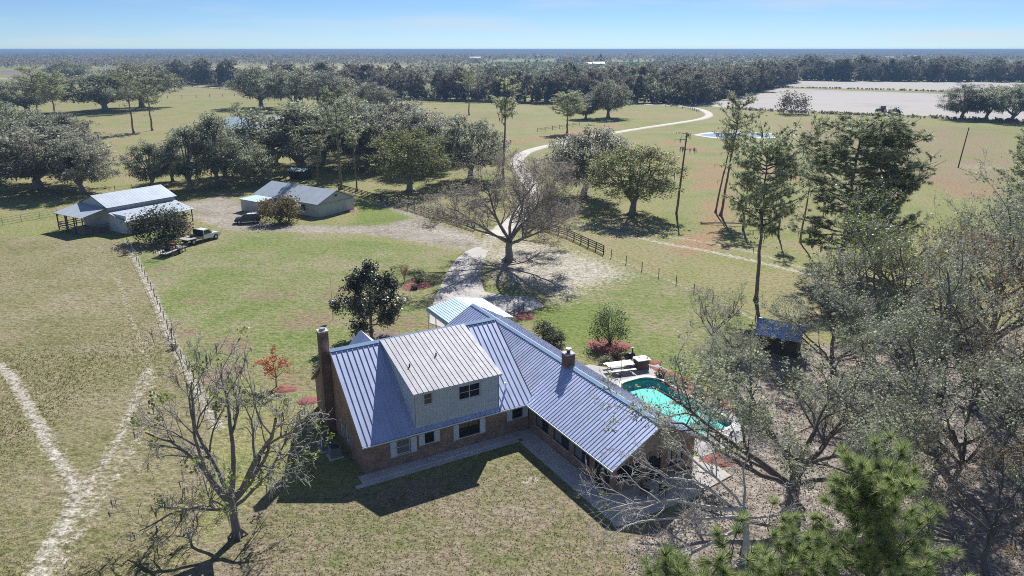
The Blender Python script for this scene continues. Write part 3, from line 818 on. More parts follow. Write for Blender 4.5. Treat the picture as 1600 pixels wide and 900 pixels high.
roof_panels(dr, (0, AD / 2, AR + 0.03), X1, sD, [(DX0 - .12, 0.05), (DX1 + .12, 0.05), (DX1 + .12, LD), (DX0 - .12, LD)], metal_roof_mat('dormer_metal_toned_for_glare', (0.36, 0.36, 0.40), 0.65, 0.25), 0.43)  # copy of the house roof metal, darker and duller to offset sun glare
for x, y in ((-8.9, 2.6), (-6.4, 3.2)):
    z = AR + (AD / 2 - y) * sD[2] / -sD[1]; b = B(); b.tube((x, y, z), (x, y, z + 0.28), 0.06, n=10); b.obj('vent_pipe', MATS['black_paint'], dr)
b = B(); b.tube((-1.4, 0.9, 3.6), (-1.4, 0.9, 4.15), 0.07, n=10); b.tube((-1.4, 0.9, 4.15), (-1.4, 0.9, 4.27), 0.12, 0.1, n=10); b.obj('vent_pipe', MATS['white_paint'], roofA)
# small rear gable behind the ridge
rg = B(); rg.prism([(-10.4, 9.5, 4.2), (-7.4, 9.5, 4.2), (-8.9, 9.5, 5.75)], (0, 4.9, 0)); rgo = rg.obj('rear_gable', M_, house)
# lower wing
BX0, BX1, BY0, BY1, BE, BRZ = 0.27, 8.05, -11.1, 16.9, 2.55, 5.0
bh = [(11.1 - 3.08, 11.1 - 1.15, 0.95, 2.3), (11.1 - 5.95, 11.1 - 3.78, 0.95, 2.3), (11.1 - 8.63, 11.1 - 6.6, 0.95, 2.25), (11.1 - 10.15, 11.1 - 9.25, 0.12, 2.12), (0.05, 0.72, 0.9, 2.1)]
facade(house, (BX0, BY0, 0), Y1, (-1, 0, 0), 11.05, BE, bh, BR)
for i, h in enumerate(bh):
    if i == 3: continue
    window(house, (BX0, BY0, 0), Y1, (-1, 0, 0), *h, 2, 1, 'dark_frame', panes=['window_glass', 'pale_glass'] if i < 3 else None)
dw = window(house, (BX0, BY0, 0), Y1, (-1, 0, 0), *bh[3], 1, 2, 'dark_frame', sill=False, name='door')
b = B(); b.box(BX0 - .75, BX0 - .01, BY0 + 0.7, BY0 + 2.0, 0, 0.14); b.obj('door_step', MATS['concrete'], house)
# gable end with porch openings
gh = [(0.6, 2.7, 0.85, 2.1), (3.3, 4.6, 0.05, 2.12), (5.2, 6.7, 0.75, 2.15)]
facade(house, (BX0, BY0, 0), X1, (0, -1, 0), BX1 - BX0, BE, gh, BR)
window(house, (BX0, BY0, 0), X1, (0, -1, 0), *gh[0], 3, 1); window(house, (BX0, BY0, 0), X1, (0, -1, 0), *gh[1], 2, 1, sill=False, name='door')
window(house, (BX0, BY0, 0), X1, (0, -1, 0), *gh[2], 3, 1, panes=['pale_glass', 'window_glass', 'pale_glass'])
xm = (BX0 + BX1) / 2
b = B(); b.prism([(BX0, BY0 - .02, BE), (BX1, BY0 - .02, BE), (xm, BY0 - .02, BRZ - .2)], (0, 0.12, 0)); b.obj('gable', TS, house)
b = B(); b.prism([(BX0, BY1, 0), (BX1, BY1, 0), (BX1, BY1, BE), (xm, BY1, BRZ - .2), (BX0, BY1, BE)], (0, -0.12, 0)); b.obj('gable', TS, house)
b = B(); b.box(BX1 - .14, BX1, BY0 + .15, BY1 - .13, 0, BE); b.obj('wall', BR, house)
b = B(); b.box(BX0, BX0 + .14, AD + .02, BY1 - .13, 0, BE); b.obj('wall', BR, house)
QX0, QX1, QY0, QY1 = -0.1, 8.42, -11.9, 17.6
xm = (QX0 + QX1) / 2
dk = B()
for xx in (QX0, QX1): dk.prism([(xx, QY0, BE), (xm, QY0, BRZ), (xm, QY0, BRZ - .14), (xx, QY0, BE - .14)], (0, QY1 - QY0, 0))
roofB = dk.obj('roof', MATS['tan_siding'], house)
sB = V3(QX0 - xm, 0, BE - BRZ); LB = np.linalg.norm(sB)
roof_panels(roofB, (xm, 0, BRZ), Y1, sB, [(QY0, 0.05), (QY1, 0.05), (QY1, LB), (QY0, LB)], M_, 0.36)
sBr = V3(QX1 - xm, 0, BE - BRZ)
roof_panels(roofB, (xm, 0, BRZ), Y1, sBr, [(QY0, 0.05), (QY1, 0.05), (QY1, LB), (QY0, LB)], M_, 0.36)
cap = B(); slB = (BRZ - BE) / (xm - QX0)
for sgn in (-1, 1): cap.prism([(xm, QY0 - .02, BRZ + 0.10), (xm + sgn * 0.26, QY0 - .02, BRZ + 0.10 - 0.26 * slB), (xm + sgn * 0.26, QY0 - .02, BRZ + 0.085 - 0.26 * slB), (xm, QY0 - .02, BRZ + 0.085)], (0, QY1 - QY0 + 0.04, 0))
cap.obj('ridge_cap', MATS['ridge_cap'], roofB)
for yy in (QY0 - 0.035, QY1 + .005):
    f_ = B()
    for xx in (QX0, QX1): f_.prism([(xx, yy, BE - .17), (xx, yy, BE + .05), (xm, yy, BRZ + .07), (xm, yy, BRZ - .17)], (0, 0.03, 0))
    f_.obj('rake_board', MATS['tan_siding'], roofB)
gt = B(); gt.prism([(QX0 - .002, QY0, BE - .02), (QX0 - .11, QY0, BE), (QX0 - .12, QY0, BE - .1), (QX0 - .002, QY0, BE - .13)], (0, 11.4, 0)); gt.obj('gutter', MATS['shutter_paint'], roofB)


def chimney(x0, x1, y0, y1, z0, z1, pot):
    b = B(); b.box(x0, x1, y0, y1, z0, z1)
    c = b.obj('chimney', MATS['chimney_brick'], house)
    b = B(); b.box(x0 - .04, x1 + .04, y0 - .04, y1 + .04, z1, z1 + .1); b.obj('chimney_cap', MATS['concrete'], c)
    b = B(); xm_, ym = (x0 + x1) / 2, (y0 + y1) / 2
    if pot:
        b.tube((xm_, ym, z1 + .1), (xm_, ym, z1 + .38), 0.16, n=14); b.obj('flue', MATS['dark_frame'], c)
        b = B(); b.tube((xm_, ym, z1 + .38), (xm_, ym, z1 + .5), 0.26, 0.24, n=14); b.obj('flue_cap', MATS['grey_metal'], c)
    else:
        b.tube((xm_, ym, z1 + .1), (xm_, ym, z1 + .28), 0.24, 0.22, n=14); b.obj('flue_cap', MATS['grey_metal'], c)


chimney(-14.5, -13.78, 7.1, 7.8, 0, 9.0, False)
chimney(3.75, 4.55, -0.35, 0.45, 4.0, 5.95, True)
# concrete walk along the walls, patio and steps
for nm, (x0, x1, y0, y1, z0, z1) in (('walkway', (-14.3, -0.95, -0.95, -0.01, -0.05, 0.12)), ('walkway', (-0.94, 0.26, -8.7, -0.01, -0.05, 0.12)), ('walkway', (-14.9, -1.35, -1.4, -0.96, -0.05, 0.03)), ('walkway', (-1.4, -0.96, -8.7, -1.41, -0.05, 0.03))):
    b = B(); b.box(x0, x1, y0, y1, z0, z1); o = b.obj(nm, MATS['concrete'], None, bevel=0.015); o.location = tuple(HO); o.rotation_euler = (0, 0, HTH); tag(o, kind='structure')


def hslab(name, poly, z, mat, th, hole=None):
    o = sheet(name, [hw(*q)[:2] for q in poly], z, MATS[mat], th, None if hole is None else [hw(*q)[:2] for q in hole]); tag(o, kind='structure'); return o


hslab('patio', [(-1.4, -8.72), (-1.4, -14.2), (6.1, -14.2), (6.1, -11.12), (0.26, -11.12), (0.26, -8.72)], 0.13, 'concrete', 0.2)
hslab('pavement', [(6.12, -14.0), (9.7, -13.5), (9.7, -11.0), (8.06, -11.0), (8.06, -11.3), (6.12, -11.3)], 0.09, 'drive_concrete', 0.15)
hslab('pavement', [(8.08, -10.98), (9.2, -10.98), (9.2, -6.0), (8.08, -6.0)], 0.07, 'drive_concrete', 0.15)
# pool with deck
dkx = [(9.22, -10.5), (14.2, -10.3), (16.2, -8.6), (17.0, -6.5), (17.6, 0.5), (18.2, 3.0), (18.3, 5.2), (15.6, 7.4), (13.4, 6.6), (12.3, 8.2), (8.08, 8.2), (8.08, -5.98), (9.22, -5.98)]
hslab('pool_deck', dkx, 0.07, 'deck_concrete', 0.12, POOL)
pm = np.mean(POOL, axis=0)
ring = [tuple(pm + (np.array(q) - pm) * [1 + .32 / abs(2.9), 1 + .32 / 5.7]) for q in POOL]
cp_ = sheet('pool_coping', [hw(*q)[:2] for q in ring], 0.10, MATS['coping'], 0.028, [hw(*(pm + (np.array(q) - pm) * 0.985))[:2] for q in POOL]); tag(cp_, kind='structure')
pool = empty('swimming_pool', tuple(hw(pm[0], pm[1])), HTH, 'turquoise in-ground swimming pool with rounded corners in the concrete deck', 'pool')
loc = [np.array(q) - pm for q in POOL]; nP = len(loc)
b = B(); b.add([(x, y, 0.065) for x, y in loc] + [(x, y, -0.2) for x, y in loc], [(k, (k + 1) % nP, nP + (k + 1) % nP, nP + k) for k in range(nP)]); b.obj('tile_band', MATS['pool_tile'], pool)
dep = lambda y: -0.48 - 0.2 * min(1, max(0, (y + 2) / 6))
b = B(); b.add([(x, y, -0.2) for x, y in loc] + [(x * .93, y * .97, dep(y)) for x, y in loc], [(k, (k + 1) % nP, nP + (k + 1) % nP, nP + k) for k in range(nP)] + [tuple(range(nP, 2 * nP))]); b.obj('basin', MATS['pool_plaster'], pool)
wmat, wn_, wl_, wp_, wo_ = nodes('pool_water')
tr_ = wn_.new('ShaderNodeBsdfTransparent'); tr_.inputs['Color'].default_value = (0.72, 0.97, 0.95, 1)
gl_ = wn_.new('ShaderNodeBsdfGlossy'); gl_.inputs['Roughness'].default_value = 0.03
lw_ = wn_.new('ShaderNodeLayerWeight'); lw_.inputs['Blend'].default_value = 0.5; pw_ = wn_.new('ShaderNodeMath'); pw_.operation = 'POWER'; pw_.inputs[1].default_value = 5.0; wl_.new(lw_.outputs['Facing'], pw_.inputs[0]); fr_ = wn_.new('ShaderNodeMath'); fr_.operation = 'MULTIPLY_ADD'; fr_.inputs[1].default_value = 0.9; fr_.inputs[2].default_value = 0.02; wl_.new(pw_.outputs[0], fr_.inputs[0])
tcw = wn_.new('ShaderNodeTexCoord'); nw = noise(wn_, wl_, 3.0, 3, 0.5, tcw.outputs['Object']); bw = wn_.new('ShaderNodeBump'); bw.inputs['Strength'].default_value = 0.12; bw.inputs['Distance'].default_value = 0.05
wl_.new(nw.outputs['Fac'], bw.inputs['Height']); wl_.new(bw.outputs['Normal'], gl_.inputs['Normal']); wl_.new(bw.outputs['Normal'], lw_.inputs['Normal'])
ms_ = wn_.new('ShaderNodeMixShader'); wl_.new(fr_.outputs[0], ms_.inputs[0]); wl_.new(tr_.outputs[0], ms_.inputs[1]); wl_.new(gl_.outputs[0], ms_.inputs[2]); wl_.new(ms_.outputs[0], wo_.inputs['Surface'])
wme = bpy.data.meshes.new('water'); wme.from_pydata([(x * .999, y * .999, -0.12) for x, y in loc], [], [tuple(range(nP))]); wme.update(); wme.flip_normals() if wme.polygons[0].normal.z < 0 else None; link_mesh('water', wme, wmat, pool)

# carport: rounded sheet-metal roof on thin posts beyond the far gable
cpo = empty('carport', tuple(hw(5.8, 18.0)), HTH, 'metal carport with a pale blue sky sheen on thin posts between the farmhouse and driveway', 'carport')
prof = [(-3.6, 2.15), (-3.58, 2.35), (-3.45, 2.5), (0, 3.15), (3.45, 2.5), (3.58, 2.35), (3.6, 2.15)]
for (xa, za), (xb, zb) in zip(prof[:-1], prof[1:]):
    L_ = math.hypot(xb - xa, zb - za); k = max(1, round(L_ / 0.32))
    for i in range(k):
        t0, t1 = i / k, (i + 1) / k; pa, pb = V3(xa + (xb - xa) * t0, 0, za + (zb - za) * t0), V3(xa + (xb - xa) * t1, 0, za + (zb - za) * t1)
        nn = V3(-(zb - za), 0, xb - xa); nn /= np.linalg.norm(nn); d_ = (pb - pa) / np.linalg.norm(pb - pa)
        b = B(); b.prism([pa, pb - d_ * .003, pb - d_ * .003 + nn * .012, pa + nn * .012], (0, 7.4, 0))
        if k > 1: b.prism([pa + nn * .0125 + d_ * .01, pa + nn * .0125 + d_ * .07, pa + nn * .045 + d_ * .055, pa + nn * .045 + d_ * .025], (0, 7.4, 0))
        b.obj('roof_panel', MATS['carport_metal'], cpo)
for x in (-3.5, 3.5):
    for y in (0.3, 2.6, 5.0, 7.1):
        b = B(); b.box(x - .04, x + .04, y - .04, y + .04, 0, 2.2 if abs(x) > 3.4 else 2.4); b.obj('post', MATS['white_paint'], cpo)
for y in (0.3, 7.1):
    b = B(); b.bar((-3.5, y, 2.3), (3.5, y, 2.3), 0.07); b.bar((0, y, 2.3), (0, y, 3.1), 0.06); b.obj('truss', MATS['white_paint'], cpo)


# ------------------------------------------------------------------ barns
def wallbox(parent, x0, x1, y0, y1, z0, z1, mat, name='wall', t=0.1):
    """Four thin walls round a rectangle, one mesh each."""
    for a in ((x0, x1, y0, y0 + t), (x0, x1, y1 - t, y1), (x0, x0 + t, y0 + t, y1 - t), (x1 - t, x1, y0 + t, y1 - t)):
        b = B(); b.box(*a, z0, z1); b.obj(name, mat, parent)


def sheet_roof(parent, corners, mat, th=0.06, name='roof', pitch=0.6, rib=0.012):
    """corners: eave-left, eave-right, top-right, top-left (a planar rectangle)."""
    c = [V3(*q) for q in corners]; n_ = np.cross(c[1] - c[0], c[3] - c[0]); n_ /= np.linalg.norm(n_); n_ = n_ if n_[2] > 0 else -n_
    b = B(); b.prism([q - n_ * th for q in c], n_ * th); o = b.obj(name, MATS['weathered_wood'], parent)
    e = c[1] - c[0]; W = np.linalg.norm(e); s = c[0] - c[3]; L_ = np.linalg.norm(s)
    roof_panels(o, c[3], e, s, [(0, 0), (W, 0), (W, L_), (0, L_)], mat, pitch, rib)
    return o


bo, bth = at(192, 367), R(57.0)
barn = empty('open_barn', tuple(bo), bth, 'grey metal barn with lean-to roofs and an open post-and-rail porch', 'barn')
bm_ = MATS['barn_roof_metal']; sd = MATS['barn_siding']
EV, RG = 4.1, 5.75
b = B(); b.prism([(0.6, 4.6, 0), (0.6, 13.3, 0), (0.6, 13.3, EV), (0.6, 8.95, RG - .1), (0.6, 4.6, EV)], (0.1, 0, 0)); b.obj('gable', sd, barn)
b = B(); b.prism([(13.2, 4.6, 0), (13.2, 13.3, 0), (13.2, 13.3, EV), (13.2, 8.95, RG - .1), (13.2, 4.6, EV)], (-0.1, 0, 0)); b.obj('gable', sd, barn)
b = B(); b.box(0.7, 13.1, 4.6, 4.7, 0, EV); b.obj('wall', sd, barn)
b = B(); b.box(0.7, 13.1, 13.2, 13.3, 0, EV); b.obj('wall', sd, barn)
sheet_roof(barn, [(0.3, 4.3, EV - .05), (13.6, 4.3, EV - .05), (13.6, 8.95, RG), (0.3, 8.95, RG)], bm_)
sheet_roof(barn, [(13.6, 13.6, EV - .05), (0.3, 13.6, EV - .05), (0.3, 8.95, RG), (13.6, 8.95, RG)], bm_)
sheet_roof(barn, [(0.2, -1.1, 2.3), (13.3, -1.1, 2.3), (13.3, 4.58, 3.35), (0.2, 4.58, 3.35)], bm_, name='lean_to_roof')
sheet_roof(barn, [(-4.2, 13.4, 3.0), (-4.2, 4.6, 3.0), (0.59, 4.6, 4.0), (0.59, 13.4, 4.0)], bm_, name='porch_roof')
b = B(); b.box(0.6, 0.7, -0.5, 4.58, 0, 3.2); b.obj('lean_to_wall', MATS['barn_wall_white'], barn)
b = B(); b.box(0.72, 8.5, -0.5, -0.4, 0, 2.35); b.obj('lean_to_wall', sd, barn)
for x in (9.5, 11.2, 12.9):
    b = B(); b.box(x - .07, x + .07, -0.75, -0.6, 0, 2.3); b.obj('post', MATS['dark_wood'], barn)
for y in (4.9, 7.6, 10.4, 13.1):
    b = B(); b.box(-3.9, -3.74, y - .08, y + .08, 0, 3.0); b.obj('post', MATS['weathered_wood'] if y < 5 else MATS['dark_wood'], barn)
    b = B(); b.bar((-3.82, y, 2.3), (-3.2, y, 2.95), 0.08); b.obj('brace', MATS['dark_wood'], barn)
for x in (-2.3, -0.8):
    b = B(); b.box(x - .07, x + .07, 13.05, 13.2, 0, 3.4); b.obj('post', MATS['dark_wood'], barn)
for z in (0.55, 0.95, 1.3):
    for p0, p1 in (((-3.82, 4.8, z), (-3.82, 13.1, z)), ((-3.82, 4.7, z), (0.5, 4.7, z)), ((-3.82, 13.2, z), (0.5, 13.2, z))):
        b = B(); b.bar(p0, p1, 0.04, 0.14); b.obj('rail', MATS['weathered_wood'], barn)
b = B(); b.box(-3.6, 0.3, 4.85, 4.93, 0.02, 0.85); b.box(-3.7, -3.62, 4.9, 9.0, 0.02, 0.75); b.obj('kick_board', MATS['weathered_wood'], barn)

to, tth = at(498.4, 340), R(-34.5)
shop = empty('workshop', tuple(to), tth, 'pale block workshop with low metal gable roof and wide end doors', 'workshop')
ww = MATS['barn_wall_white']
sh_h = [(11.0, 12.2, 1.0, 2.1), (13.6, 14.9, 0.9, 2.05), (8.2, 9.0, 0.9, 2.0)]
facade(shop, (-18.4, 0, 0), X1, (0, -1, 0), 18.4, 2.6, sh_h, ww)
for h in sh_h: window(shop, (-18.4, 0, 0), X1, (0, -1, 0), *h, 2, 1)
b = B(); b.box(-18.4, 0, 8.9, 9.0, 0, 2.6); b.obj('wall', ww, shop)
b = B(); b.prism([(-18.4, 0.01, 0), (-18.4, 8.88, 0), (-18.4, 8.88, 2.6), (-18.4, 4.5, 4.35), (-18.4, .01, 2.6)], (0.1, 0, 0)); b.obj('gable', ww, shop)
b = B(); b.prism([(0, 0.01, 2.3), (0, 8.99, 2.3), (0, 8.99, 2.6), (0, 4.5, 4.35), (0, .01, 2.6)], (-0.1, 0, 0)); b.obj('gable', MATS['barn_siding'], shop)
for y0, y1, mt in ((0.02, 2.15, 'barn_door_green'), (2.2, 4.6, 'barn_door_green'), (4.64, 6.7, 'barn_door_green'), (6.76, 8.97, 'barn_wall_white')):
    b = B(); b.box(-0.1, 0.02, y0, y1, 0, 2.29); d_ = b.obj('door', MATS[mt], shop)
    b = B(); b.box(0.021, 0.045, y0 + .1, y1 - .1, 0.1, 0.22); b.box(0.021, 0.045, y0 + .1, y1 - .1, 2.05, 2.17); b.obj('door_brace', MATS[mt], d_)
b = B(); b.box(.0, .09, 0.05, 8.95, 2.3, 2.4); b.obj('door_track', MATS['grey_metal'], shop)
b = B(); b.box(.0, .06, 4.2, 4.8, 3.3, 3.7); b.obj('gable_vent', MATS['dark_frame'], shop)
sheet_roof(shop, [(-18.7, -0.4, 2.5), (0.35, -0.4, 2.5), (0.35, 4.5, 4.5), (-18.7, 4.5, 4.5)], bm_)
sheet_roof(shop, [(0.35, 9.4, 2.5), (-18.7, 9.4, 2.5), (-18.7, 4.5, 4.5), (0.35, 4.5, 4.5)], bm_)
wallbox(shop, -17.4, -12.0, -4.2, -0.05, 0, 2.25, MATS['barn_siding'], 'lean_to_wall')
sheet_roof(shop, [(-17.6, -4.4, 2.3), (-11.8, -4.4, 2.3), (-11.8, -0.42, 2.48), (-17.6, -0.42, 2.48)], MATS['carport_metal'], name='lean_to_roof')
for x in (-4.3, -3.2):
    b = B(); b.box(x - .2, x + .2, -0.12, -0.01, 1.0, 1.4); b.obj('meter_box', MATS['grey_metal'], shop)

# pump shed on the wood's edge, ribbed metal roof coloured as in blue shade
so = at(1216, 548)
psh = empty('pump_shed', tuple(so), R(-31), 'small shed with a ribbed metal gable roof, coloured blue as in shade, among bare branches', 'shed')
wallbox(psh, -2.0, 2.0, -1.1, 1.1, 0, 2.0, MATS['dark_wood'])
sheet_roof(psh, [(-2.3, -1.6, 1.95), (2.3, -1.6, 1.95), (2.3, 0, 3.2), (-2.3, 0, 3.2)], MATS['shed_roof_shade_blue'], pitch=0.3, rib=0.035)
sheet_roof(psh, [(2.3, 1.6, 1.95), (-2.3, 1.6, 1.95), (-2.3, 0, 3.2), (2.3, 0, 3.2)], MATS['shed_roof_shade_blue'], pitch=0.3, rib=0.035)
b = B(); b.bar((-2.32, 0, 3.25), (2.32, 0, 3.25), 0.2, 0.06); b.obj('ridge_cap', MATS['ridge_cap'], psh)
for x in (-2.0, 1.98):
    b = B(); b.prism([(x, -1.1, 2.0), (x, 1.1, 2.0), (x, 0, 3.0)], (0.06 if x < 0 else -.06, 0, 0)); b.obj('gable', MATS['dark_wood'], psh)


def small_house(name, u, v, rz, L_, W_, H_, rh, wall, roof, label, cat='house', wins=4):
    o = empty(name, tuple(at(u, v)), rz, label, cat)
    wallbox(o, -L_ / 2, L_ / 2, -W_ / 2, W_ / 2, 0, H_, MATS[wall])
    for s_ in (-1, 1):
        sheet_roof(o, [(-s_ * -L_ / 2 - s_ * .4 * -1, s_ * (W_ / 2 + .5), H_ - .15), (-s_ * L_ / 2 - s_ * .4, s_ * (W_ / 2 + .5), H_ - .15), (-s_ * L_ / 2 - s_ * .4, 0, H_ + rh), (s_ * L_ / 2 + s_ * .4, 0, H_ + rh)], MATS[roof], pitch=0.8)
    for x in (-L_ / 2, L_ / 2 - .08):
        b = B(); b.prism([(x, -W_ / 2, H_), (x, W_ / 2, H_), (x, 0, H_ + rh - .1)], (0.08, 0, 0)); b.obj('gable', MATS[wall], o)
    for k in range(wins):
        x = -L_ / 2 + L_ * (k + .5) / wins; b = B(); b.box(x - .5, x + .5, -W_ / 2 - .03, -W_ / 2 - .004, H_ * .4, H_ * .8); b.obj('window', MATS['window_glass'], o)
    return o


small_house('neighbour_house', 400, 222, R(12), 17, 11, 5.2, 3.2, 'barn_wall_white', 'carport_metal', 'pale house with bright blue-white metal roof behind the oaks', 'house')
small_house('garden_shed', 470, 279, R(-20), 4.2, 3.0, 2.2, 0.35, 'dark_wood', 'carport_metal', 'tiny dark shed with flat pale roof beside the great oak trunk', 'shed', 1)
for u, v, L_, H_, mt, lab in ((935, 103.5, 22, 5, 'barn_wall_white', 'farthest-reaching white packing shed in the groves, beside the tall silo'), (918, 103, 18, 4, 'barn_wall_white', 'low white shed left of the silo in the distant groves'),
                              (742, 98.5, 26, 5, 'barn_wall_white', 'lone white building in the distant woods above the pine tops'), (1388, 97.5, 20, 5, 'barn_wall_white', 'smaller white roof showing above the woods behind the bare fields'), (1424, 94.5, 34, 5, 'barn_wall_white', 'long white roof showing above the woods behind the bare fields')):
    small_house('distant_building', u, v, 0.1, L_, 11, H_ + (6 if v < 99 else 0), 3, mt, 'white_paint', lab, 'building', 3)
si = empty('silo', tuple(at(935, 100.5)), 0, 'tall white and dark grain silo in the distant groves', 'silo')
b = B(); b.tube((0, 0, 0), (0, 0, 17), 3.0, n=16); b.obj('tank', MATS['white_paint'], si, True)
b = B(); b.tube((0, 0, 17), (0, 0, 19), 3.05, 0.4, n=16); b.obj('dome', MATS['white_paint'], si, True)
b = B(); b.tube((4.6, 0, 0), (4.6, 0, 20), 2.4, 2.0, n=16); b.obj('leg_tower', MATS['dark_frame'], si, True)

# white camper under the oaks
rv = empty('camper', tuple(at(556, 238)), R(8), 'white camper trailer parked under the oaks beyond the workshop', 'camper')
b = B(); b.prism([(-4, -1.2, 0.6), (4, -1.2, 0.6), (4.2, -1.2, 1.6), (3.7, -1.2, 3.1), (-3.9, -1.2, 3.1), (-4.1, -1.2, 1.4)], (0, 2.4, 0)); b.obj('body', MATS['white_paint'], rv, bevel=0.08)
for x in (-2.6, -0.4, 2.2):
    b = B(); b.box(x - .5, x + .5, -1.24, -1.203, 1.6, 2.4); b.obj('window', MATS['window_glass'], rv)
b = B(); b.box(0.5, 1.2, -1.235, -1.203, 0.75, 2.6); b.obj('door', MATS['shutter_paint'], rv)
for x in (-0.6, 0.4):
    b = B(); b.tube((x, -1.22, 0.38), (x, -0.95, 0.38), 0.38, n=14); b.obj('wheel', MATS['black_rubber'], rv)

# ------------------------------------------------------------------ plants: skeletons, bark tubes, leaves
class Wood:
    """Branches collected in buckets of equal point count and side count, turned into tubes at once."""
    def __init__(s): s.bk = {}

    def add(s, pts, r0, r1, sides):
        pts = np.asarray(pts, float); t = np.linspace(0, 1, len(pts)); s.bk.setdefault((len(pts), sides), []).append((pts, r0 + (r1 - r0) * t))

    def mesh(s, name):
        VV, FF, MI, off = [], [], [], 0
        for (n, k), L in s.bk.items():
            P_ = np.array([q[0] for q in L]); r = np.array([q[1] for q in L]); m = len(L)
            T = np.gradient(P_, axis=1); T /= np.linalg.norm(T, axis=2, keepdims=True) + 1e-9
            ref = np.where(np.abs(T[..., 2:3]) > 0.85, np.array([1.0, 0, 0]), np.array([0, 0, 1.0]))
            e = np.cross(T, ref); e /= np.linalg.norm(e, axis=2, keepdims=True) + 1e-9; g_ = np.cross(T, e)
            a = np.arange(k) * 2 * math.pi / k
            ring = P_[:, :, None, :] + r[:, :, None, None] * (np.cos(a)[None, None, :, None] * e[:, :, None, :] + np.sin(a)[None, None, :, None] * g_[:, :, None, :])
            VV.append(ring.reshape(-1, 3))
            i = np.arange(m)[:, None, None] * n * k + np.arange(n - 1)[None, :, None] * k
            j = np.arange(k)[None, None, :]; j2 = (j + 1) % k
            FF.append(np.stack([i + j, i + j2, i + k + j2, i + k + j], -1).reshape(-1, 4) + off); off += m * n * k
            MI.append(np.full(len(FF[-1]), 1 if k == 3 else 0, np.int32))      # thin twigs take the second bark
        me_ = np_mesh(name, np.vstack(VV), np.vstack(FF), True); me_.polygons.foreach_set('material_index', np.concatenate(MI)); return me_


def bez(a, b, c, n):
    t = np.linspace(0, 1, n)[:, None]; return (1 - t) ** 2 * a + 2 * t * (1 - t) * b + t * t * c


def unit(v): return v / (np.linalg.norm(v, axis=-1, keepdims=True) + 1e-9)


def leaf_quads(rng, C, size, flat=0.35, asp=0.6):
    """Pointed leaf faces scattered at the centres C."""
    n = len(C); a = unit(rng.normal(size=(n, 3)) * [1, 1, flat]); b = unit(np.cross(a, unit(rng.normal(size=(n, 3)) * [.6, .6, 1.2])))
    s = (size * rng.uniform(0.6, 1.35, n))[:, None]
    V = np.stack([C - a * s, C + b * s * asp, C + a * s, C - b * s * asp], 1).reshape(-1, 3)
    return V, np.arange(4 * n).reshape(-1, 4)


def needle_tris(rng, C, D, ln, wd, k, spread=0.75):
    """Sheaves of needles: k thin blades from every centre C, fanned about the direction D."""
    n = len(C); d = unit(np.repeat(D, k, 0) + rng.normal(0, spread, (n * k, 3))); c = np.repeat(C, k, 0)
    l_ = (ln * rng.uniform(0.7, 1.15, n * k))[:, None]; sd = unit(np.cross(d, rng.normal(size=(n * k, 3)))) * wd
    V = np.stack([c - sd + d * l_ * .05, c + sd + d * l_ * .05, c + d * l_], 1).reshape(-1, 3)
    return V, np.arange(3 * n * k).reshape(-1, 3)


def moss_strips(rng, C, ln, wd):
    """Hanging moss: ragged narrow curtains below the points C."""
    n = len(C); a = rng.uniform(0, 2 * math.pi, n); h = np.column_stack([np.cos(a), np.sin(a), 0 * a]) * (wd * rng.uniform(.6, 1.5, n))[:, None]
    L = (ln * rng.uniform(0.4, 1.5, n))[:, None]; dn = np.array([0, 0, -1.0]); sw = rng.normal(0, .08, (n, 3)) * L
    V = np.stack([C - h, C + h, C + h * .8 + dn * L * .55 + sw, C + h * .12 + dn * L + sw, C - h * .7 + dn * L * .6 + sw], 1).reshape(-1, 3)
    return V, np.arange(5 * n).reshape(-1, 5)


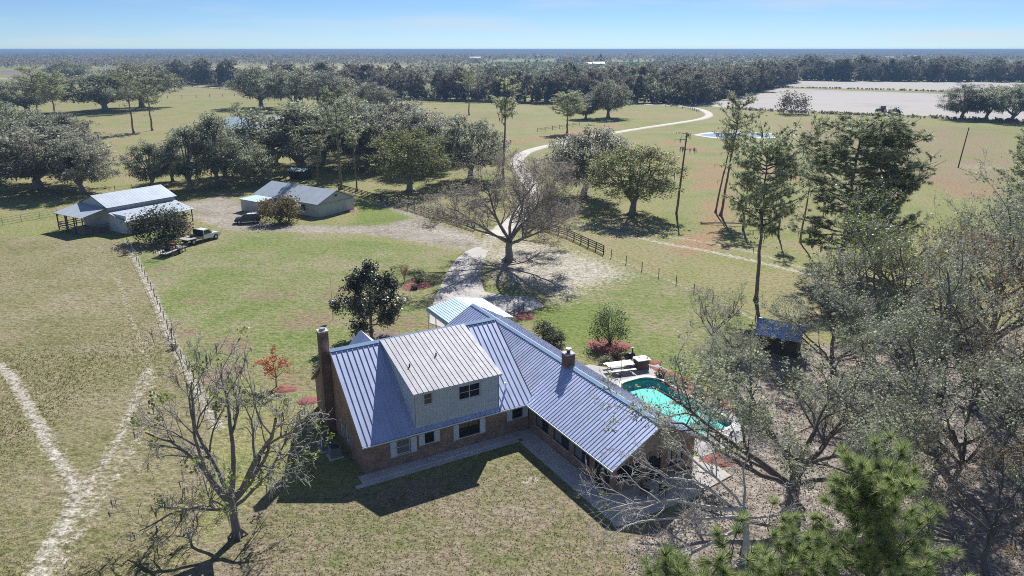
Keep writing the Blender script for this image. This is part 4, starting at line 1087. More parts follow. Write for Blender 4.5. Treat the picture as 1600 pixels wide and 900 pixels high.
def oak_parts(seed, H=15.0, Rr=8.5, trunk=0.16, clumps=150, leaves=112, lsize=0.185, low=-0.55, moss=0, limbs=8, squash=1.0, cone=0.0):
    """Broad crown: limbs reach out from a short trunk, branchlets carry leaf clumps. Returns bark, crown, moss meshes."""
    rng = np.random.default_rng(seed); W = Wood(); tz = trunk * H; zc = H * 0.52; rz = H - zc
    base_r = 0.036 * H
    fork = np.array([rng.normal(0, .3), rng.normal(0, .3), tz])
    W.add(bez(np.zeros(3), np.array([0, 0, tz * .5]), fork, 5), base_r * 1.35, base_r * .9, 10)
    for k in range(5):
        a = k * 1.26 + rng.uniform(0, .5); W.add(bez(np.array([0, 0, .8]), np.array([math.cos(a) * .5, math.sin(a) * .5, .25]), np.array([math.cos(a) * 1.5, math.sin(a) * 1.5, -.1]), 4), base_r * .6, .06, 6)
    lob = unit(rng.normal(size=(9, 3)) * [1, 1, .7]); lob[:, 2] = np.abs(lob[:, 2]) * 1.1 - .3; lob = unit(lob)

    def shell(d, q):
        bulge = 0.74 + 0.34 * np.max(np.clip(d @ lob.T, 0, 1) ** 5, axis=-1)
        up = d[..., 2:3]
        xy = Rr * (1 - cone * np.clip(up, 0, 1))
        return np.concatenate([d[..., :2] * xy, np.where(up > 0, up * rz, up * (zc - 1.2) * squash)], -1) * (bulge * q)[..., None] + [0, 0, zc]
    samp = []
    for k in range(limbs):
        a = k * 2 * math.pi / limbs + rng.normal(0, .25); el = rng.choice([.15, .45, .9, 1.25]) + rng.normal(0, .1)
        d = np.array([math.cos(a) * math.cos(el), math.sin(a) * math.cos(el), math.sin(el)])
        e = shell(d[None], np.array([.8]))[0]; st = fork * [1, 1, rng.uniform(.75, 1.0)]
        mid = st + (e - st) * .5 + np.array([0, 0, rng.uniform(-.02, .12) * H]) + rng.normal(0, .4, 3)
        p = bez(st, mid, e, 9); p[1:-1] += rng.normal(0, .18, (7, 3)); W.add(p, base_r * .6, base_r * .1, 7)
        samp += [(q, base_r * (.6 - .5 * i / 8)) for i, q in enumerate(p) if i > 2]
    SP_ = np.array([s_[0] for s_ in samp]); SR = np.array([s_[1] for s_ in samp])
    d = unit(rng.normal(size=(clumps * 3, 3))); d = d[d[:, 2] > low][:clumps]; q = rng.uniform(0.45, 1.0, len(d)) ** .6
    C = shell(d, q); LV = []; tips = []
    for c in C:
        i = np.argmin(np.linalg.norm(SP_ - c, axis=1) + np.clip(SP_[:, 2] - c[2], 0, 9) * .6)
        st = SP_[i]; mid = (st + c) / 2 + np.array([0, 0, rng.uniform(-.1, .5)]); p = bez(st, mid, c, 5); W.add(p, min(.11, SR[i] * .5), .02, 4); tips += [p[2], p[3]]
        for _ in range(4):
            t = c + rng.normal(0, .75, 3) * [1, 1, .6]; W.add(np.array([c * .6 + p[3] * .4, (c + t) / 2 + rng.normal(0, .08, 3), t]), .022, .008, 3); LV.append(t)
    LV = np.array(LV); reps = max(1, leaves // 4)
    pts = np.repeat(LV, reps, 0); pts = pts + rng.normal(0, .42, pts.shape) * [1, 1, .7]
    V, F = leaf_quads(rng, pts, lsize); crown = np_mesh('crown', V, F)
    mo = None
    if moss:
        T = np.array(tips); T = T[rng.integers(0, len(T), moss)] + rng.normal(0, .3, (moss, 3)); Vm, Fm = moss_strips(rng, T, 1.3, .11); mo = np_mesh('moss', Vm, Fm)
    return W.mesh('trunk'), crown, mo


def pine_parts(seed, H=20.0, Rr=4.5, crown0=0.5, whorls=16, tufts=9, needles=26, nl=0.42, nw=0.028, moss=0, lean=(0, 0), rad=0.24, droop=0.0, dead=6, top=0.5):
    """Tall pine: bare bole, irregular whorls of boughs that end in needle tufts."""
    rng = np.random.default_rng(seed); W = Wood(); n = 13; z = np.linspace(0, H, n)
    bend = np.array(lean); ax = np.column_stack([bend[0] * (z / H) ** 1.6 + rng.normal(0, .05, n) * (z > 0), bend[1] * (z / H) ** 1.6 + rng.normal(0, .05, n) * (z > 0), z])
    W.add(ax, rad, .05, 10); W.add(np.array([[0, 0, -.1], [0, 0, .25], [0, 0, .7]]), rad * 1.7, rad * 1.0, 10)
    on = lambda zz: np.array([np.interp(zz, z, ax[:, 0]), np.interp(zz, z, ax[:, 1]), zz])
    C, D, tips = [], [], []
    for w in range(whorls):
        f = (w + rng.uniform(0, .8)) / whorls; zz = H * (crown0 + (1 - crown0) * f * .985)
        env = Rr * max(top, math.sin(math.pi * (.2 + .62 * f))) * rng.uniform(.75, 1.1)
        if rng.random() < .15: continue
        for b_ in range(rng.integers(2, 5)):
            a = rng.uniform(0, 2 * math.pi); L = env * rng.uniform(.55, 1.1); st = on(zz); up = rng.uniform(.2, .75) + .35 * f - droop
            dr = np.array([math.cos(a), math.sin(a), up]); e = st + dr * L; m = st + dr * L * .55 + np.array([0, 0, -.24 * L])
            p = bez(st, m, e, 6) + np.vstack([np.zeros(3), rng.normal(0, .08, (5, 3))]); W.add(p, .035 + .014 * L, .014, 5); tips += [p[3], p[4]]
            for t in range(tufts):
                s_ = rng.uniform(.35, 1.0); q = p[min(5, int(s_ * 5))] + rng.normal(0, .1, 3); off = unit(rng.normal(size=3) * [1, 1, .45] + unit(dr) * .7 + [0, 0, .25]) * rng.uniform(.25, 1.0)
                W.add(np.array([q, q + off * .5 + rng.normal(0, .05, 3), q + off]), .014, .008, 3); C.append(q + off); D.append(unit(off))
                if rng.random() < .5: C.append(q + off * .6); D.append(unit(off + rng.normal(0, .4, 3)))
    for k in range(3): C.append(on(H) + rng.normal(0, .2, 3)); D.append(np.array([0, 0, 1.0]))
    for k in range(dead):
        zz = H * rng.uniform(.3, crown0 + .1); a = rng.uniform(0, 6.28); L = rng.uniform(.6, 2.4); st = on(zz); e = st + np.array([math.cos(a), math.sin(a), rng.uniform(-.25, .3)]) * L
        W.add(np.array([st, (st + e) / 2 + rng.normal(0, .08, 3), e]), .04, .012, 4); tips += [e, (st + e) / 2]
    V, F = needle_tris(rng, np.array(C), np.array(D), nl, nw, needles); mo = None
    if moss:
        T = np.array(tips); T = T[rng.integers(0, len(T), moss)] + rng.normal(0, .12, (moss, 3)); Vm, Fm = moss_strips(rng, T, .75, .07); mo = np_mesh('moss', Vm, Fm)
    return W.mesh('trunk'), np_mesh('crown', V, F), mo


def bare_parts(seed, limbs, trunk_pts, r0, child=(7, 6, 5), ratio=(.55, .55, .5), wig=.16, leaf=0, lsize=.12, leaf_at=.4, sides=(8, 5, 3, 3), trop=.05, rtw=.012, droop=0.0, asp=.6):
    """Recursive branching. limbs: list of (start fraction on the trunk, direction, length, radius)."""
    rng = np.random.default_rng(seed); W = Wood(); T = np.asarray(trunk_pts, float); tips = []
    W.add(T, r0, r0 * .62, 10); tt = np.linspace(0, 1, len(T))
    for k in range(6):
        a = k * 1.05 + rng.uniform(0, .4); W.add(bez(T[0] + [0, 0, r0 * 2], T[0] + np.array([math.cos(a) * r0 * 1.2, math.sin(a) * r0 * 1.2, r0 * .6]), T[0] + np.array([math.cos(a) * r0 * 2.2, math.sin(a) * r0 * 2.2, -.08]), 4), r0 * .45, r0 * .1, 6)

    def rec(p, d, L, r, lv):
        n = (9, 6, 5, 4)[min(lv, 3)]; pts = [p]; q = p; dd = d; w_ = wig * (1 + .35 * lv)
        for i in range(n - 1):
            dd = unit(dd + rng.normal(0, w_, 3) + np.array([0, 0, trop - droop * (i / n) * (lv > 0)])); q = q + dd * (L / (n - 1)); pts.append(q)
        pts = np.array(pts); rend = max(rtw * .6, r * (.25 if lv < len(child) else .5)); W.add(pts, r, rend, sides[min(lv, 3)])
        if lv >= len(child): tips.append(pts); return
        for k in range(child[lv] + int(rng.integers(0, 2))):
            f = rng.uniform(.22 if lv else .3, 1.0); x = f * (n - 1); i = min(n - 2, int(x)); st = pts[i] + (pts[i + 1] - pts[i]) * (x - i)
            td = unit(pts[i + 1] - pts[i]); pr_ = unit(np.cross(td, rng.normal(size=3))); an = rng.uniform(.45, 1.0)
            nd = unit(td * math.cos(an) + pr_ * math.sin(an) + np.array([0, 0, .12])); rr = r + (rend - r) * f
            rec(st, nd, L * ratio[lv] * rng.uniform(.6, 1.2) * (1.15 - .4 * f), max(rtw, rr * .62), lv + 1)
    for f, d, L, r in limbs:
        x = f * (len(T) - 1); i = min(len(T) - 2, int(x)); rec(T[i] + (T[i + 1] - T[i]) * (x - i), unit(np.array(d, float)), L, r, 0)
    cr = None
    if leaf:
        idx = rng.integers(0, len(tips), leaf); base = np.array([tips[i][rng.integers(1, len(tips[i]))] for i in idx]); C = base + rng.normal(0, leaf_at * .35, base.shape)
        V, F = leaf_quads(rng, C, lsize, .6, asp); cr = np_mesh('crown', V, F)
    return W.mesh('trunk'), cr, tips


def plant(name, parts, mats, loc, rz=0.0, sc=(1, 1, 1), label=None, cat='tree', group=None, tilt=(0, 0)):
    """A tree or bush: an Empty at its foot, with trunk, crown (and moss) as parts; meshes are shared between alike trees."""
    o = empty(name, tuple(loc), rz, label, cat, group); o.scale = sc; o.rotation_euler = (tilt[0], tilt[1], rz)
    for pn, me_, mt in zip(('trunk', 'crown', 'spanish_moss'), parts, mats):
        if me_ is None: continue
        if not me_.materials:
            me_.materials.append(MATS[mt])
            if pn == 'trunk': me_.materials.append(MATS[{'bark_wood': 'twig', 'bark_pale': 'twig'}.get(mt, mt)])
        c = bpy.data.objects.new(pn, me_); COL.objects.link(c); c.parent = o
        if pn == 'spanish_moss': c['kind'] = 'stuff'
    return o


# ---- families
LOW = -0.9
OAK = {}
for k, (seed, kw, lm) in enumerate(((11, dict(moss=900, low=-.7), 'oak_leaf'), (23, dict(moss=500, limbs=9, low=LOW, clumps=175), 'oak_leaf'), (37, dict(moss=1400, clumps=200, low=LOW), 'oak_leaf_grey'), (41, dict(moss=700, limbs=7, low=LOW, clumps=175), 'oak_leaf_grey'),
                                    (53, dict(leaves=104, lsize=.175, clumps=165, moss=200, low=-.8), 'oak_leaf_green'), (67, dict(cone=.45, moss=300, clumps=150, low=-.95), 'oak_leaf'))):
    OAK[k] = (oak_parts(seed, **kw), lm)
PINE = {}
for k, kw in enumerate((dict(moss=110, tufts=11), dict(moss=160, crown0=.58, whorls=13, Rr=4.2, tufts=11), dict(moss=200, crown0=.42, whorls=22, Rr=5.5, tufts=13, needles=32, nl=.48, nw=.034), dict(moss=130, crown0=.68, whorls=9, Rr=3.6, dead=10, lean=(1.2, 0), tufts=11), dict(moss=260, crown0=.2, whorls=32, Rr=6.0, tufts=15, needles=34, nl=.5, nw=.036, top=.6, dead=2))):
    PINE[k] = pine_parts(101 + k, **kw)
FAR = {}
for k, (seed, kw) in enumerate(((201, {}), (202, dict(trunk=.25)), (203, dict(cone=.4)), (204, dict(limbs=6)), (205, dict(trunk=.3, cone=.25)))):
    FAR[k] = oak_parts(seed, clumps=95, leaves=44, lsize=.42, low=-.97, moss=0, squash=1.08, limbs=kw.pop('limbs', 5), **kw)


def oak(u, v, vt, wpx, k, label, group=None, name='oak_tree', mats=None, rz=None):
    H = height_to(u, v, vt); w = wpx * span(u, v); sx = w / 16.4; parts, lm = OAK[k]
    return plant(name, parts, mats or ('bark_grey', lm, 'moss_grey'), at(u, v), rz if rz is not None else (u * 1.7) % 6.28, (sx, sx, H / 15.0), label, 'tree', group)


def pine(u, v, vt, wpx, k, label, tilt=(0, 0), rz=None, name='pine_tree'):
    H = height_to(u, v, vt); sx = wpx * span(u, v) / (8.6, 7.8, 9.6, 7.0, 11.4)[k]
    return plant(name, PINE[k], ('bark_brown', 'pine_needle', 'moss_grey'), at(u, v), rz if rz is not None else (u * 2.3) % 6.28, (sx, sx, H / (20.0, 20.0, 21.6, 20.5, 21.8)[k]), label, 'tree', None, tilt)


oak(62, 296, 192, 170, 2, 'broad grey-green oak spreading low behind the open barn')
oak(-2, 285, 178, 110, 3, 'grey oak cut by the picture edge, left of the open barn')
oak(130, 302, 212, 95, 3, 'lower grey oak right behind the barn roof', rz=1.0)
oak(240, 296, 214, 72, 5, 'small slender oak between the barn and the dark oak clump')
oak(297, 296, 188, 92, 5, 'dark bushy oak behind the barn roof ridge, left of the pointed one')
oak(340, 290, 166, 88, 5, 'pointed dark oak, tallest of the clump between barn and workshop', rz=2.0)
oak(388, 290, 216, 88, 1, 'low rounded oak just left of the great oak')
oak(474, 268, 156, 196, 0, 'great spreading live oak with a thick trunk behind the workshop')
oak(640, 299, 190, 122, 4, 'round olive-green oak standing alone beyond the board fence')
oak(735, 281, 178, 118, 1, 'dark full oak right of the olive-green one, by the drive')
oak(618, 250, 152, 150, 3, 'grey oak crown showing behind the round olive-green oak')
oak(692, 255, 176, 90, 3, 'grey oak between the olive-green oak and the dark oak', rz=.4)
oak(545, 240, 146, 110, 0, 'oak over the white camper', rz=2.2)
oak(432, 256, 208, 76, 0, 'oak in front of the blue-white house roof')
oak(912, 308, 193, 135, 3, 'grey-green oak closest to the winding drive', rz=3.0)
oak(988, 335, 214, 138, 4, 'yellow-green oak right of the drive, casting a dark shadow', rz=.6)
oak(108, 129, 93, 58, 1, 'single dark oak on the distant left pasture')
oak(165, 174, 106, 110, 1, 'big dark oak behind the two slim pines, left half of the pair')
oak(222, 168, 94, 96, 0, 'big dark oak behind the two slim pines, right half of the pair')
oak(44, 178, 116, 100, 1, 'dark oak behind the rugged left pines', rz=5.0)
oak(408, 168, 100, 84, 1, 'dark oak at the left end of the middle tree belt', rz=1.2)
oak(462, 172, 104, 92, 0, 'mossy oak in the middle tree belt above the great oak', rz=4.0)
oak(520, 176, 108, 84, 3, 'brownish oak in the middle tree belt beside a thin bare top', rz=.9)
oak(915, 186, 148, 52, 3, 'brown rounded tree beside the short pine at the bend', mats=('bark_grey', 'far_leaf_brown', 'moss_grey'))
oak(950, 184, 122, 66, 1, 'tall oak at the corner of the woods by the road bend')
oak(1502, 186, 128, 62, 3, 'leaning oak at the edge of the bare field, left of three', name='oak_tree')
oak(1540, 187, 130, 54, 3, 'middle oak of three at the edge of the bare field', rz=2.9)
oak(1580, 190, 129, 70, 0, 'dark oak of three at the edge of the bare field')
oak(574, 264, 158, 104, 3, 'grey oak beside the thin pines behind the workshop', rz=5.1)
oak(506, 258, 160, 92, 3, 'grey mossy oak right behind the great oak', rz=3.3)
oak(660, 266, 166, 100, 2, 'pale grey oak just left of the dark full oak', rz=2.6)
oak(352, 276, 205, 78, 3, 'grey oak filling the gap left of the great oak', rz=.8)
oak(95, 258, 172, 92, 2, 'pale grey oak behind the broad oak by the open barn', rz=4.4)
oak(22, 246, 156, 96, 1, 'dark oak at the left edge below the rugged pines', rz=1.9)
oak(590, 186, 126, 70, 3, 'grey oak at the near end of the middle pasture', rz=.2)
oak(270, 284, 226, 60, 1, 'short dark oak beside the small slender oak', rz=3.7)
pine(62, 192, 108, 46, 0, 'rugged pine on the left with a bent top, in front of a dark oak')
pine(88, 188, 112, 50, 2, 'fuller yellowish pine next to the rugged left pine')
pine(209, 208, 121, 42, 1, 'slim pine on the open pasture, left of the pair')
pine(238, 204, 124, 50, 0, 'slim pine on the open pasture with drooping side boughs')
pine(533, 296, 146, 70, 1, 'tall pine with a straight trunk at the workshop corner')
pine(497, 290, 196, 40, 3, 'thin pine trunk between the great oak and the tall pine')
pine(558, 299, 190, 40, 3, 'thin pine right of the tall straight pine')
pine(375, 217, 162, 26, 0, 'little pine in front of the blue-white house roof')
pine(786, 288, 126, 62, 3, 'tall lone pine with a long bare trunk by the winding drive')
pine(733, 180, 112, 34, 1, 'thin pine in the middle pasture')
pine(886, 208, 144, 58, 2, 'short bushy pine at the start of the red soil patch')
pine(1118, 332, 182, 44, 3, 'slender leaning pine, left of the pair before the pond', (0, R(5)), 0.0)
pine(1126, 337, 158, 66, 1, 'leaning mossy pine with a nest-like top before the pond', (0, R(7)), 0.5)
pine(1181, 470, 204, 120, 2, 'big foreground pine with a bare reddish trunk and spreading boughs', (0, R(2)))
pine(1216, 370, 230, 44, 3, 'thin pine behind the big spreading pine')
pine(1250, 378, 188, 52, 0, 'slim pine with two crowns left of the massive pine', (0, R(4)))
pine(1312, 432, 182, 205, 4, 'massive dark pine in the middle of the right-hand wood')
pine(1372, 428, 200, 130, 4, 'second dark pine leaning against the massive one', (0, R(5)), 2.0)
pine(1590, 402, 210, 95, 4, 'dense dark pine at the right picture edge')
pine(1612, 470, 268, 140, 4, 'bluish pine half cut by the right picture edge', (0, 0), 1.0)

# dead stubs hung with moss
def snag(u, v, vt, label, lean, seed, arms):
    rng = np.random.default_rng(seed); H = height_to(u, v, vt); W = Wood(); z = np.linspace(0, H, 9)
    ax = np.column_stack([lean * (z / H), rng.normal(0, .06, 9), z]); W.add(ax, .24, .11, 9); T = []
    for zf_, dx, L in arms:
        st = ax[0] + (ax[-1] - ax[0]) * zf_; e = st + np.array([dx * L, rng.normal(0, .4), rng.uniform(-.1, .3)]); W.add(np.array([st, (st + e) / 2 + rng.normal(0, .08, 3), e]), .08, .02, 5); T += [e, (st + e) / 2, st]
    T = np.array(T); T = T[rng.integers(0, len(T), 60)] + rng.normal(0, .12, (60, 3)); Vm, Fm = moss_strips(rng, T, .8, .09)
    plant('dead_pine', (W.mesh('trunk'), None, np_mesh('moss', Vm, Fm)), ('bark_brown', '', 'moss_grey'), at(u, v), 0, (1, 1, 1), label, 'tree')


snag(1057, 334, 207, 'dead pine pole with stub arms beside the yellow-green oak', .9, 3, ((.99, -1, 1.4), (.97, 1, .5), (.92, -1, 2.2), (.8, 1, 1.8), (.82, -1, .7)))
snag(1161, 359, 284, 'short dead trunk hung with moss behind the big spreading pine', .1, 4, ((.95, -1, 1.3), (.9, 1, 1.2), (.6, 1, 1.6), (.7, -1, .8)))

# big leafless tree on the drive circle
rng = np.random.default_rng(9)
lim = [(rng.uniform(.75, 1), (math.cos(a), math.sin(a), e), L, .17) for a, e, L in [(k * .62 + rng.uniform(0, .3), e, L) for k, (e, L) in enumerate(((.35, 8.6), (1.1, 9), (.5, 8.4), (1.5, 9.5), (.32, 8.8), (.9, 9), (2.2, 10), (.45, 8.6), (1.2, 9), (.38, 8.4), (1.7, 9.8)))]]
T_bare = bare_parts(77, lim, [(0, 0, 0), (.05, 0, 1), (.0, .05, 2), (.1, 0, 3.1)], .42, (8, 8, 7), (.5, .5, .5), .10, 30000, .16, .7, (7, 4, 3, 3), .06, .013, 0.0, .16)
plant('bare_tree', T_bare[:2], ('bark_grey', 'twig_haze'), at(795, 408), 0.4, (1.56, 1.56, 1.06), 'wide leafless tree on the drive circle, its twigs a brown haze')

# pale leafless tree on the near left
lim = [(.85, (-1.0, .1, .6), 8.2, .20), (.9, (-.62, .5, .75), 8.6, .2), (.95, (-.25, -.35, 1.0), 8.2, .2), (1.0, (.15, .4, 1.15), 9.4, .22), (1.0, (.55, .2, .95), 10.2, .24), (.9, (.85, -.25, .62), 8.8, .18), (.8, (.9, .5, .22), 7.4, .14), (.75, (-.8, -.55, .2), 6.8, .13), (.7, (-.3, -.9, .5), 5.5, .12), (.7, (-1, .6, .1), 6.5, .1)]
pale = bare_parts(31, lim, [(0, 0, 0), (-.08, 0, .9), (-.16, .05, 1.7), (-.2, .05, 2.5)], .36, (6, 6, 5), (.5, .52, .5), .15, 0, sides=(8, 5, 4, 3), trop=.03, rtw=.016, droop=.10)
tp = pale[2]; rng = np.random.default_rng(8)
pick = [tp[i] for i in rng.choice(len(tp), 38, replace=False)]; C = np.vstack([q[rng.integers(1, len(q), 26)] + rng.normal(0, .22, (26, 3)) for q in pick]); V, F = leaf_quads(rng, C, .13)
T = np.vstack([tp[i][1:3] for i in rng.choice(len(tp), 130)]); Vm, Fm = moss_strips(rng, T, .7, .05)
plant('bare_tree', (pale[0], np_mesh('crown', V, F), np_mesh('moss', Vm, Fm)), ('bark_pale', 'sprout_leaf', 'moss_grey'), at(372, 838), 0.0, (.88, .88, 1.06), 'pale leafless tree with a forked trunk on the near left lawn')

# magnolia behind the house ridge
mg = bare_parts(41, [(f, (math.cos(a), math.sin(a), e), L, .07) for f, a, e, L in ((.35, .3, .5, 3.6), (.4, 2.2, .45, 3.6), (.45, 4.1, .5, 3.8), (.55, 1.2, .7, 3.4), (.6, 3.2, .8, 3.4), (.65, 5.2, .8, 3.6), (.78, .2, 1.0, 2.8), (.8, 2.5, 1.1, 2.8), (.9, 4.4, 1.4, 2.6), (1, 1, 3, 2.2), (.3, 5.6, .3, 3.3), (.5, 0, .25, 3.6), (.42, 3.2, .3, 3.7), (.24, .8, .2, 3.0), (.26, 2.6, .2, 3.0), (.24, 4.6, .22, 3.1), (.7, 0, .7, 3.0), (.72, 3, .7, 3.0))],
                [(0, 0, 0), (0, 0, 2), (.1, 0, 4), (.1, .1, 6.2)], .2, (8, 7), (.5, .5), .12, 13000, .14, .7, (6, 4, 3, 3))
plant('magnolia_tree', mg[:2], ('bark_grey', 'magnolia_leaf'), at(581, 530), 0, (.93, .93, .97), 'dark glossy magnolia standing behind the house ridge')
mp_ = bare_parts(43, [(.6, (math.cos(a), math.sin(a), 1.2), 2.2, .04) for a in (0, 1, 2.1, 3.2, 4.2, 5.2)], [(0, 0, 0), (0, 0, .5), (.05, 0, 1.0), (0, .1, 1.6)], .07, (5, 4), (.5, .5), .12, 700, .11, .4, (5, 3, 3, 3))
plant('maple_tree', mp_[:2], ('bark_grey', 'red_leaf'), at(432, 604), 0, (1, 1, .95), 'small maple with orange-red leaves left of the tall chimney')
ms2 = bare_parts(44, [(.5, (math.cos(a), math.sin(a), 2.0), 2.4, .03) for a in (0, .9, 1.8, 2.7, 3.6, 4.6, 5.5)], [(0, 0, 0), (0, 0, .2), (0, 0, .4)], .06, (5, 4), (.45, .5), .12, 500, .05, .3, (4, 3, 3, 3), rtw=.008)
plant('shrub', ms2[:2], ('bark_brown', 'red_leaf'), at(632, 440), 0, (.8, .8, .85), 'twiggy bare shrub with a rusty haze behind the magnolia', 'shrub')


# ---- bushes
def bush(name, u, v, wpx, hpx_top, mat, label, seed, n=2600, ls=.12, parts=False, group=None, cat='bush', squash=1.0):
    rng = np.random.default_rng(seed); w = wpx * span(u, v) / 2; H = height_to(u, v, hpx_top); W = Wood(); C = []
    lob = unit(rng.normal(size=(8, 3)))
    for k in range(26):
        d = unit(rng.normal(size=3)); d[2] = abs(d[2]) * 1.0 - .25; d = unit(d); e = np.array([d[0] * w, d[1] * w, H * .5 + d[2] * H * .5]) * (.8 + .25 * max(0, (lob @ d).max()) ** 4); e[2] = max(.15, e[2])
        W.add(bez(np.array([0, 0, 0]), np.array([e[0] * .3, e[1] * .3, e[2] * .6]), e * .92, 5), .035, .01, 4)
        C.append(e * .85 + rng.normal(0, 1, (n // 26, 3)) * [w * .22, w * .22, H * .14])
    C = np.vstack(C); C[:, 2] = np.abs(C[:, 2]); V, F = leaf_quads(rng, C, ls)
    return plant(name, (W.mesh('stems'), np_mesh('foliage', V, F)), ('bark_brown', mat), at(u, v), 0, (1, 1, 1), label, cat, group)


bush('round_bush', 953, 536, 58, 479, 'bush_leaf', 'rounded multi-stemmed green bush in a red mulch ring', 1, 4200, .085)
bush('dark_bush', 850, 528, 34, 502, 'dark_bush_leaf', 'dark clipped bush against the house, left of two', 2, 1800, .08)
bush('dark_bush', 866, 536, 32, 511, 'dark_bush_leaf', 'dark clipped bush against the house, right of two', 3, 1800, .08)
bush('bougainvillea', 252, 374, 76, 325, 'dark_bush_leaf', 'big mounded bush with pink tips against the open barn', 4, 5200, .2)
bush('pink_bush', 286, 366, 24, 338, 'pink_leaf', 'pink flowering shoots beside the big mounded bush', 5, 800, .13)
bush('bougainvillea', 437, 347, 56, 306, 'salmon_leaf', 'bush with salmon flowers against the workshop wall', 6, 3800, .18)
bush('low_bush', 655, 441, 13, 434, 'bush_leaf', 'small green mound in the red mulch bed by the drive', 7, 500, .08)
bush('low_bush', 648, 452, 10, 446, 'dark_bush_leaf', 'tiny dark shrub at the front of the red mulch bed', 8, 300, .08)
bush('round_bush', 1397, 182, 17, 170, 'dark_bush_leaf', 'round dark bush next to the tractor', 9, 900, .45)
bush('field_tree', 1237, 178, 40, 140, 'far_leaf_brown', 'round bare brown tree at the corner of the bare field', 10, 1500, .5, cat='tree')
for i, (u, v, w, t, m, lab) in enumerate(((1032, 588, 15, 577, 'dark_bush_leaf', 'dark low shrub first in the bed along the pool, near the grill'), (1046, 597, 14, 586, 'wood_leaf', 'olive shrub second in the bed along the pool'), (1068, 604, 18, 590, 'dry_leaf', 'brownish shrub midway in the bed along the pool'),
                                          (1092, 618, 18, 604, 'wood_leaf', 'leafy shrub in the bed near the pool middle'), (1118, 630, 20, 612, 'yellow_leaf', 'yellowed shrub at the far end of the pool bed'), (945, 566, 20, 556, 'wood_leaf', 'low olive shrub in the strip behind the picnic table'), (962, 560, 16, 550, 'dry_leaf', 'brown low shrub in the strip behind the picnic table'),
                                          (1075, 700, 22, 676, 'dark_bush_leaf', 'dark shrub at the corner of the house by the pool'), (1240, 600, 34, 582, 'dry_leaf', 'straw-coloured mound on the wood floor below the pump shed'))):
    bush('low_bush', u, v, w, t, m, lab, 20 + i, 500, .07, cat='shrub')
for u, v, w, lab in ((270, 545, 8, 'dark tuft growing in the sandy fence line'), (196, 398, 7, 'weed clump at the barn end of the sandy fence line')):
    bush('weed_clump', u, v, w * 1.6, v - 9, 'dry_leaf', lab, int(u), 200, .08, cat='shrub')
# small palm at the workshop
W = Wood(); W.add(np.array([[0, 0, 0], [0, 0, 1.2], [.1, 0, 2.4]]), .2, .16, 9); V, F, C = [], [], 0
rng = np.random.default_rng(6)
for k in range(22):
    a = k * 2.4; el = rng.uniform(.1, 1.2); L = rng.uniform(1.5, 2.2); d = np.array([math.cos(a) * math.cos(el), math.sin(a) * math.cos(el), math.sin(el)])
    p = bez(np.array([.1, 0, 2.4]), np.array([.1, 0, 2.4]) + d * L * .6 + [0, 0, .3], np.array([.1, 0, 2.4]) + d * L - np.array([0, 0, .5]), 9); W.add(p, .025, .008, 3); s_ = unit(np.cross(d, [0, 0, 1]))
    for q0, q1 in zip(p[1:-1], p[2:]):
        for sg in (-1, 1):
            t = q1 + s_ * sg * .45 - np.array([0, 0, .12]); V += [q0, q0 * .5 + q1 * .5, t]; F.append((C, C + 1, C + 2)); C += 3
plant('palm', (W.mesh('trunk'), np_mesh('fronds', V, F)), ('bark_brown', 'palm_leaf'), at(452, 345), 0, (1.1, 1.1, 1.25), 'small palm growing out of the salmon bush', 'palm')

# ------------------------------------------------------------------ wood on the right
WOOD = []
for k in range(4):
    rng = np.random.default_rng(300 + k)
    lim = [(rng.uniform(.45, 1), (math.cos(a), math.sin(a), rng.choice([.35, .7, 1.2, 1.9])), rng.uniform(5.2, 7.4), .11) for a in (np.arange(7) * .9 + rng.uniform(0, .5, 7))]
    WOOD.append(bare_parts(310 + k, lim, [(0, 0, 0), (rng.normal(0, .2), rng.normal(0, .2), 1.6), (rng.normal(0, .4), rng.normal(0, .4), 3.2), (rng.normal(0, .6), rng.normal(0, .6), 4.8)], .2, (6, 6, 5), (.52, .52, .5), .16, 4400, .085, .5, (7, 4, 3, 3), .05, .011)[:2])
wl_mats = (('bark_wood', 'wood_leaf'), ('bark_wood', 'wood_leaf'), ('bark_wood', 'dry_leaf'), ('bark_wood', 'sprout_leaf'))
WOOD_B = [tuple(m_.copy() for m_ in w) for w in WOOD]; WOOD_C = [tuple(m_.copy() for m_ in w) for w in WOOD]; WOOD_F = (WOOD, WOOD, WOOD_B, WOOD_C)
